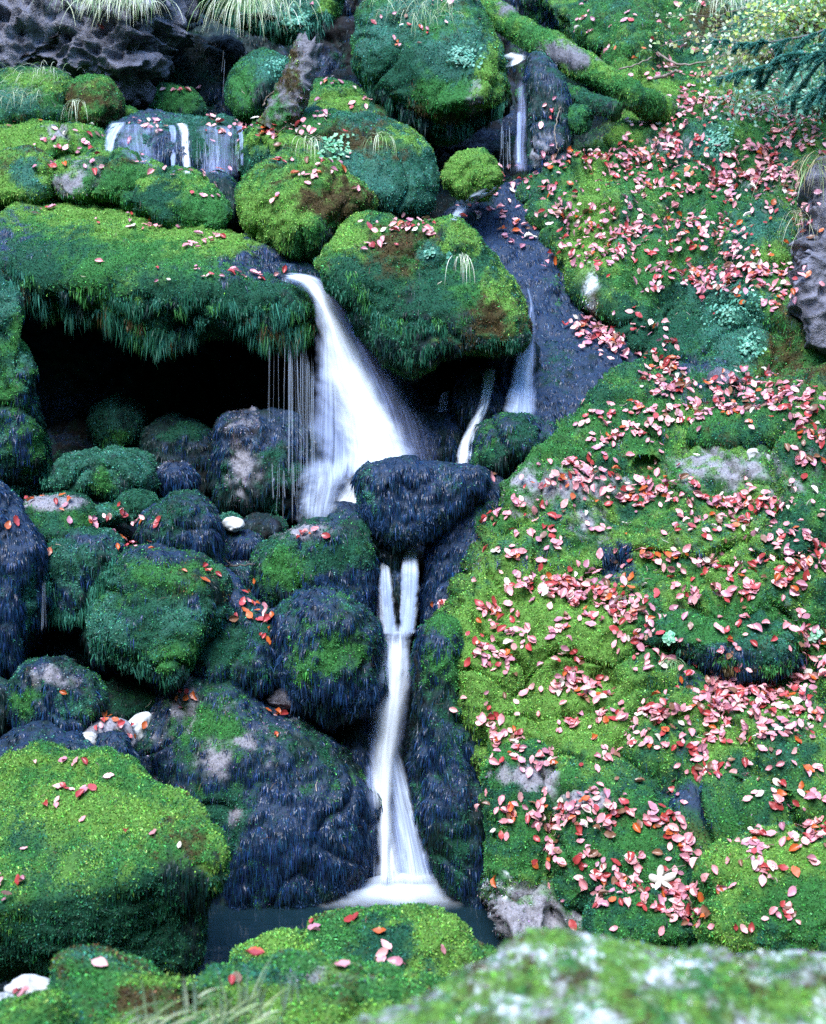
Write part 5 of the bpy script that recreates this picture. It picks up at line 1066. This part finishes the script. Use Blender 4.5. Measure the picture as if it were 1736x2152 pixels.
CL = """1449,204,14,10,10;1421,229,35,12,35;1495,212,30,5,12;1378,267,50,15,35;1547,236,50,10,30;1618,239,45,15,45;1688,257,40,12,25;1664,278,25,6,15;1414,306,40,18,60;1354,338,45,8,30;1266,331,40,10,25;1206,327,30,8,15;1153,352,40,8,20;1593,317,30,12,25;1653,306,30,10,8;1716,306,25,10,12;1530,334,15,18,15;1477,366,70,14,45;1519,380,35,12,30;1607,370,45,20,50;1452,398,25,8,15;1301,370,20,10,12;1371,387,30,15,12;1674,405,25,15,20;1174,440,35,30,40;1195,482,25,20,25;1276,454,25,12,22;1276,493,20,12,20;1336,454,15,25,15;1343,482,15,8,15;1414,447,10,12,8;1477,482,45,15,45;1442,521,60,10,25;1537,422,12,8,6;1600,443,20,10,8;1300,528,10,20,10;1354,528,25,6,8;1547,528,50,8,15;1688,440,10,25,12;1213,551,30,16,45;1396,568,15,12,15;1452,582,40,14,20;1547,575,60,22,60;1505,607,40,10,30;1611,579,35,12,20;1385,607,20,4,6;1653,617,20,6,10;1611,645,12,8,6;1255,670,15,8,8;1294,660,20,6,12;1280,700,34,18,120;1385,751,20,20,20;1414,797,15,20,20;1371,797,25,6,10;1428,811,25,8,14;1565,797,35,8,22;1403,825,25,4,8;1526,832,40,15,35;1600,829,40,10,20;1667,832,25,12,20;1512,860,40,8,20;1600,857,60,6,20;1393,864,18,8,8;1322,857,15,12,10;1424,878,20,8,12;1266,871,20,10,8;1674,874,35,18,35;1702,906,25,12,15;1350,899,20,8,14;1283,920,25,12,16;1209,970,20,12,12;1273,970,15,6,6;1245,994,30,6,14;1231,1015,40,10,25;1385,1026,35,15,35;1343,1047,30,10,20;1530,1054,40,12,25;1590,1058,45,12,30;1674,970,10,5,4;1709,970,15,8,8;1727,917,12,10,10;1385,915,8,8,2;1078,1163,20,8,10;1060,1085,30,10,8;1090,1060,30,8,8;1130,1110,30,20,8;1336,1163,30,10,18;1436,1180,40,12,22;1524,1193,20,10,12;1668,1180,50,15,40;1600,1110,60,15,20;1680,1130,30,15,16;1500,1100,40,12,14;1152,1220,35,10,30;1222,1241,45,15,70;1274,1266,34,8,50;1480,1250,40,7,22;1563,1241,20,12,14;1651,1237,25,12,14;1030,1279,20,6,8;1051,1333,22,15,22;1016,1368,20,18,18;1069,1377,22,18,20;1336,1320,25,22,35;1257,1298,25,5,10;1183,1320,15,10,8;1200,1408,18,26,40;1209,1443,30,8,12;1261,1465,22,12,10;1344,1373,15,15,8;1397,1390,15,10,5;1694,1329,15,18,22;1699,1373,16,18,22;1700,1416,40,14,40;1524,1435,45,12,40;1537,1456,45,22,90;1633,1460,40,12,35;1533,1500,36,16,40;1393,1495,28,12,25;1248,1495,15,10,4;1318,1508,35,10,20;1209,1508,15,10,10;1021,1517,20,20,18;1353,1552,22,12,16;1506,1565,25,10,10;1642,1543,35,14,22;1603,1600,30,8,10;1069,1570,28,12,14;1143,1605,18,10,10;1484,1618,22,14,16;1450,1670,25,12,14;1694,1504,30,12,20;1108,1700,30,14,28;1148,1718,16,10,15;1222,1710,30,18,35;1248,1670,15,6,6;1309,1705,18,12,10;1362,1714,20,10,10;1406,1723,15,6,6;1629,1679,25,10,14;1240,1810,30,18,18;1274,1828,20,10,10;1327,1788,20,25,18;1323,1837,20,20,14;1432,1775,14,22,14;1257,1876,30,14,14;1388,1854,30,10,12;1441,1872,26,14,20;1445,1915,20,14,14;1406,1915,18,10,7;1353,1902,15,6,4;1152,1788,5,35,8;1607,1823,18,6,6;1655,1911,15,12,8;1590,1793,12,14,6;1680,1758,50,12,18;1720,1723,20,15,10;1530,1945,50,10,4;1450,1560,80,30,20;1600,1640,80,30,18;1300,1590,60,20,8;1450,1350,60,20,6;1580,1330,50,15,8;
119,293,25,18,8;167,300,25,15,12;48,259,20,5,4;320,262,22,8,14;266,293,6,4,3;454,273,20,10,10;375,188,28,3,7;546,266,30,10,28;440,238,8,5,2;106,348,25,6,8;293,344,20,8,6;205,351,12,8,4;372,365,20,4,5;450,361,25,4,8;443,402,15,8,6;102,440,12,5,4;252,436,20,5,5;273,453,10,3,3;290,470,25,5,6;348,474,32,7,16;447,505,12,8,6;126,482,3,3,1;406,515,8,6,4;225,467,8,5,2;334,601,12,8,9;351,577,10,3,3;477,572,60,6,14;532,584,30,3,8;212,556,2,2,1;833,49,25,20,12;908,56,20,8,5;863,90,20,4,3;927,8,30,5,8;705,8,30,5,5;608,172,5,10,5;690,176,20,5,8;773,210,30,8,8;608,270,50,8,30;664,240,20,4,6;563,285,20,6,10;593,334,12,12,8;698,349,25,15,16;638,371,15,8,6;720,401,15,4,3;582,416,12,5,4;833,476,30,8,22;897,476,10,14,14;780,517,25,6,9;1032,446,30,10,8;1084,502,40,15,10;1095,390,40,8,12;1150,262,10,60,6;1167,86,20,6,8;1220,109,20,6,7;1304,169,10,4,3;1230,35,10,18,8;1230,67,30,8,12;1322,35,10,8,3;1392,137,10,10,8;1477,105,70,10,22;1435,155,40,8,10;1565,112,50,6,12;1505,151,30,5,8;218,50,12,5,5;140,60,8,4,2;
72,1051,15,3,4;136,1058,10,12,6;222,1096,34,9,26;273,1095,22,7,14;266,1075,6,8,5;280,1143,18,8,14;423,1205,18,8,7;535,1262,12,20,10;559,1297,15,12,8;568,1335,8,8,5;488,1297,10,8,4;396,1470,20,12,9;232,1525,20,10,8;273,1535,10,8,5;314,1488,3,3,1;580,1498,8,5,4;580,1546,8,4,2;660,1124,30,4,9;930,1275,15,5,8;40,1100,8,8,2;80,1227,3,3,1;133,1455,4,4,1;105,1165,3,3,1;
126,1600,8,3,2;70,1605,5,3,1;178,1604,8,3,2;140,1665,10,8,5;184,1662,10,6,5;116,1692,12,5,3;7,1667,5,5,1;61,1663,4,3,1;27,1708,6,5,1;10,1720,5,4,1;80,1725,12,3,3;173,1725,8,3,2;222,1638,4,3,1;225,1760,15,10,5;283,1757,8,10,3;334,1754,8,3,3;381,1774,3,3,1;92,1791,12,4,4;195,1790,8,3,1;249,1794,10,4,2;143,1818,6,4,1;208,1839,8,6,3;20,1866,24,22,24;645,1929,6,6,3;657,1944,5,6,2;799,1966,4,4,1;803,1990,6,6,2;919,1993,3,3,1;750,1930,20,4,2;540,2006,5,4,2;815,2019,15,2,3;713,2036,3,3,1;494,2057,9,6,2;488,2136,4,4,1;44,2095,10,4,2;270,2033,16,3,2;205,2026,8,3,1;1611,2116,8,5,1"""
leaves = []
def addleaf(u, v, pile):
    i, j = cell(u, v)
    if ZD[i, j] > 1e8 or (ZD[i, j] < 3.4 and not (v > 2050)): return
    c, nn, pi, d = ZP[i, j], ZN[i, j], ZI[i, j], ZD[i, j]
    pv, pu = (v + 32) % CS, (u + 32) % CS
    if nn[2] < -.05 or (nn[2] < .12 and rng.random() < .6): return
    col = LK[rng.choice(7, p=LP)]
    if u < 1000 and v > 1000 and v < 1560 and rng.random() < .55: col = ['deep red', 'rusty orange'][rng.integers(2)]
    sh = SH[rng.choice(4, p=[.36, .26, .18, .20])]; q = int(rng.integers(2))
    s = rng.uniform(.032, .066) * (1.0 if v < 1900 or u > 1000 else 1.0)
    if rng.random() < .22: s *= .7
    n_ = nn + rng.normal(size=3) * (.20 + .16 * (pile > 14)); n_[2] += .25; n_ /= np.linalg.norm(n_)
    a = rng.normal(size=3); a -= n_ * (a @ n_); a /= np.linalg.norm(a); b = np.cross(n_, a)
    leaves.append(dict(u=u, v=v, d=d, s=s, col=col, sh=sh, q=q, pi=pi, M=np.stack([b, a, n_], 1), c=c + nn * (.012 + .004 * rng.random() + (.03 * rng.random() if pile > 20 else 0)), br=rng.uniform(.75, 1.25)))
for e in CL.replace('\n', '').split(';'):
    if not e.strip(): continue
    u, v, ru, rv, n = map(float, e.split(','))
    for _ in range(int(n * (2.6 if u > 1100 and v < 1000 else 2.2 if u > 1000 else 1.15) + .5)):
        addleaf(u + rng.normal() * ru * 1.15, v + rng.normal() * rv * 1.05, n)
for _ in range(900):      # single leaves strewn over the bank
    u, v = rng.uniform(1000, 1736), rng.uniform(0, 1960)
    if side(u, v) > .7 and not (1330 < u and 620 < v < 780): addleaf(u, v, 1)
for l in leaves: l['px'] = l['s'] / l['d'] * (1 if 0 < l['u'] < 1736 and 0 < l['v'] < 2152 else 0)
leaves.sort(key=lambda l: -l['px'])
def zone(l):
    p = PLACES[l['pi']]
    if p: return 'on the ' + p
    u, v = l['u'], l['v']; best, bd = None, 1e9
    for (a, b, t) in ZN_: 
        d = ((u - a) ** 2 + ((v - b) * 1.2) ** 2)
        if d < bd: bd, best = d, t
    return best
ZN_ = [(1100, 1060, 'on the bank above the blue rock flank'), (1220, 1240, 'in the leaf drift under the triangular hollow'), (1330, 1170, 'around the triangular hollow'), (1030, 1350, 'on the bright left brow of the bank'), (1200, 1420, 'in the column of leaves on the bright brow'),
       (1340, 1330, 'left of the undercut mound'), (1700, 1350, 'in the leaf chain right of the undercut mound'), (1540, 1460, 'in the large leaf pile under the undercut mound'), (1680, 1430, 'in the leaf drift at the right edge'), (1400, 1500, 'on the moss left of the large leaf pile'), (1300, 1510, 'on the green slope above the split blocks'),
       (1030, 1520, 'near the drop to the lowest fall'), (1360, 1560, 'on the slope above the dark cleft'), (1500, 1570, 'on the slope below the large leaf pile'), (1640, 1560, 'on the ribbed moss at the right edge'), (1480, 1640, 'beside the dark cleft'), (1630, 1680, 'above the bright bottom right boulder'), (1110, 1590, 'above the squat block'),
       (1150, 1780, 'in the vertical crack'), (1460, 1760, 'in the gutter left of the bright boulder'), (1400, 1850, 'around the white maple leaf'), (1250, 1020, 'left of the round dark hole'), (1385, 1030, 'under the round dark hole'), (1550, 1050, 'below the white stone'), (1690, 980, 'right of the white stone'), (1650, 1150, 'on the upper right mound slope'),
       (1280, 700, 'in the round leaf heap beside the blue chute'), (1400, 780, 'at the foot of the mossy drop'), (1550, 820, 'on the ledge under the mossy drop'), (1680, 860, 'on the ledge at the right edge'), (1320, 900, 'on the slope right of the blue chute'), (1540, 590, 'in the drift above the mossy drop'), (1213, 551, 'in the drift beside the upper blue chute')]
M_ = {}
def leafobj(l):
    key = (l['col'], l['sh'], l['q'])
    if key not in M_:
        V, F = LM[(l['sh'], l['q'])]; C = np.tile(np.array(LC_[l['col']]), (len(V), 1)); o = mk('fallen_leaf', V, F, M_LEAF, None, C); M_[key] = o.data
    else:
        o = bpy.data.objects.new('fallen_leaf', M_[key]); COL.objects.link(o)
    m = np.eye(4); m[:3, :3] = l['M'] * l['s']; m[:3, 3] = l['c']; o.matrix_world = Matrix(m.tolist()); return o
big = leaves[:298]; rest = leaves[298:]
grp = {}
for l in big: l['z'] = zone(l); grp.setdefault((l['col'], l['sh'], l['z']), []).append(l)
ORD = 'first second third fourth fifth sixth seventh eighth ninth tenth eleventh twelfth'.split()
for (c_, s_, z_), g in grp.items():
    g.sort(key=lambda l: l['u'])
    for i, l in enumerate(g):
        nm = f'{s_} {c_} beech leaf {z_}' if len(g) == 1 else f'{ORD[i] if i < 12 else "last"} {s_} {c_} leaf from left {z_}'
        l['o'] = tag(leafobj(l), nm, 'leaf', 'fallen beech leaves')
Vs, Fs, Cs = [], [], []; nb = 0
for l in rest:
    V, F = LM[(l['sh'], l['q'])]; Vs.append((V * l['s']) @ l['M'].T + l['c']); Fs.append(F + nb); nb += len(V); Cs.append(np.tile(np.array(LC_[l['col']]) * l['br'], (len(V), 1)))
for _ in range(700):      # bits of twig and leaf stalk caught in the moss
    u, v = rng.uniform(0, 1736), rng.uniform(0, 2000); i, j = cell(u, v); c, nn = ZP[i, j], ZN[i, j]
    if ZD[i, j] > 14 or ZD[i, j] < 5 or nn[2] < .2 or (u < 1000 and rng.random() < .6): continue
    a = rng.normal(size=3); a -= nn * (a @ nn) * .85; a /= np.linalg.norm(a); b = np.cross(nn, a); L = rng.uniform(.02, .07); m = c + nn * .014 + a * L * .5 + b * L * .12; e = c + nn * .016 + a * L
    w_ = b * .0014; Vs.append(np.array([c + nn * .012 - w_, c + nn * .012 + w_, m + w_, m - w_, e, e])); Fs.append(np.array([[0, 1, 2, 3], [3, 2, 4, 5]]) + nb); nb += 6
    Cs.append(np.tile(np.array([(.14, .08, .05), (.30, .22, .15), (.07, .05, .04)][rng.integers(3)]), (6, 1)))
tag(mk('leaf_litter', np.concatenate(Vs), np.concatenate(Fs), M_LEAF, None, np.concatenate(Cs)), 'pink and red beech leaves strewn over the mossy bank and boulders', 'leaf litter', kind='stuff')
print('leaves', len(leaves))
# the big pale five lobed leaf
i, j = cell(1385, 1848); c, nn = ZP[i, j], ZN[i, j]; V = []; K = 60
for k in range(K):
    a = 2 * math.pi * k / K; lobe = abs(math.cos(2.5 * (a - math.pi / 2))) ; r_ = .028 + .042 * lobe ** 1.3
    if -2.2 < (a - 2 * math.pi if a > math.pi else a) < -.95: r_ *= .55
    V.append((r_ * math.cos(a), r_ * math.sin(a), .012 * math.sin(5 * a) + .004))
V.append((0, 0, 0)); F = np.array([(k, (k + 1) % K, K) for k in range(K)])
n_ = nn + np.array([0, -.5, .6]); n_ /= np.linalg.norm(n_); a_ = np.cross([0, 0, 1.0], n_); a_ /= np.linalg.norm(a_); b_ = np.cross(n_, a_)
Vw = np.array(V) @ np.stack([a_, b_, n_], 1).T + c + n_ * .03
mp_ = mk('maple_leaf', Vw, F, M_LEAF, None, np.tile((.60, .56, .50), (len(V), 1))); tag(mp_, 'big whitish maple leaf among red leaves at the foot of the bank', 'leaf')
q_ = c + n_ * .03; sp_ = [q_ + b_ * .02, q_ + a_ * .05 + b_ * .05 + n_ * .02, q_ + a_ * .12 + b_ * .06 + n_ * .015]
V, F = tube(sp_, [.003, .0025, .002], 6); mk('leaf_stalk', V, tris(F), M_BARK, mp_)
print('all', round(time.time() - T00, 1))
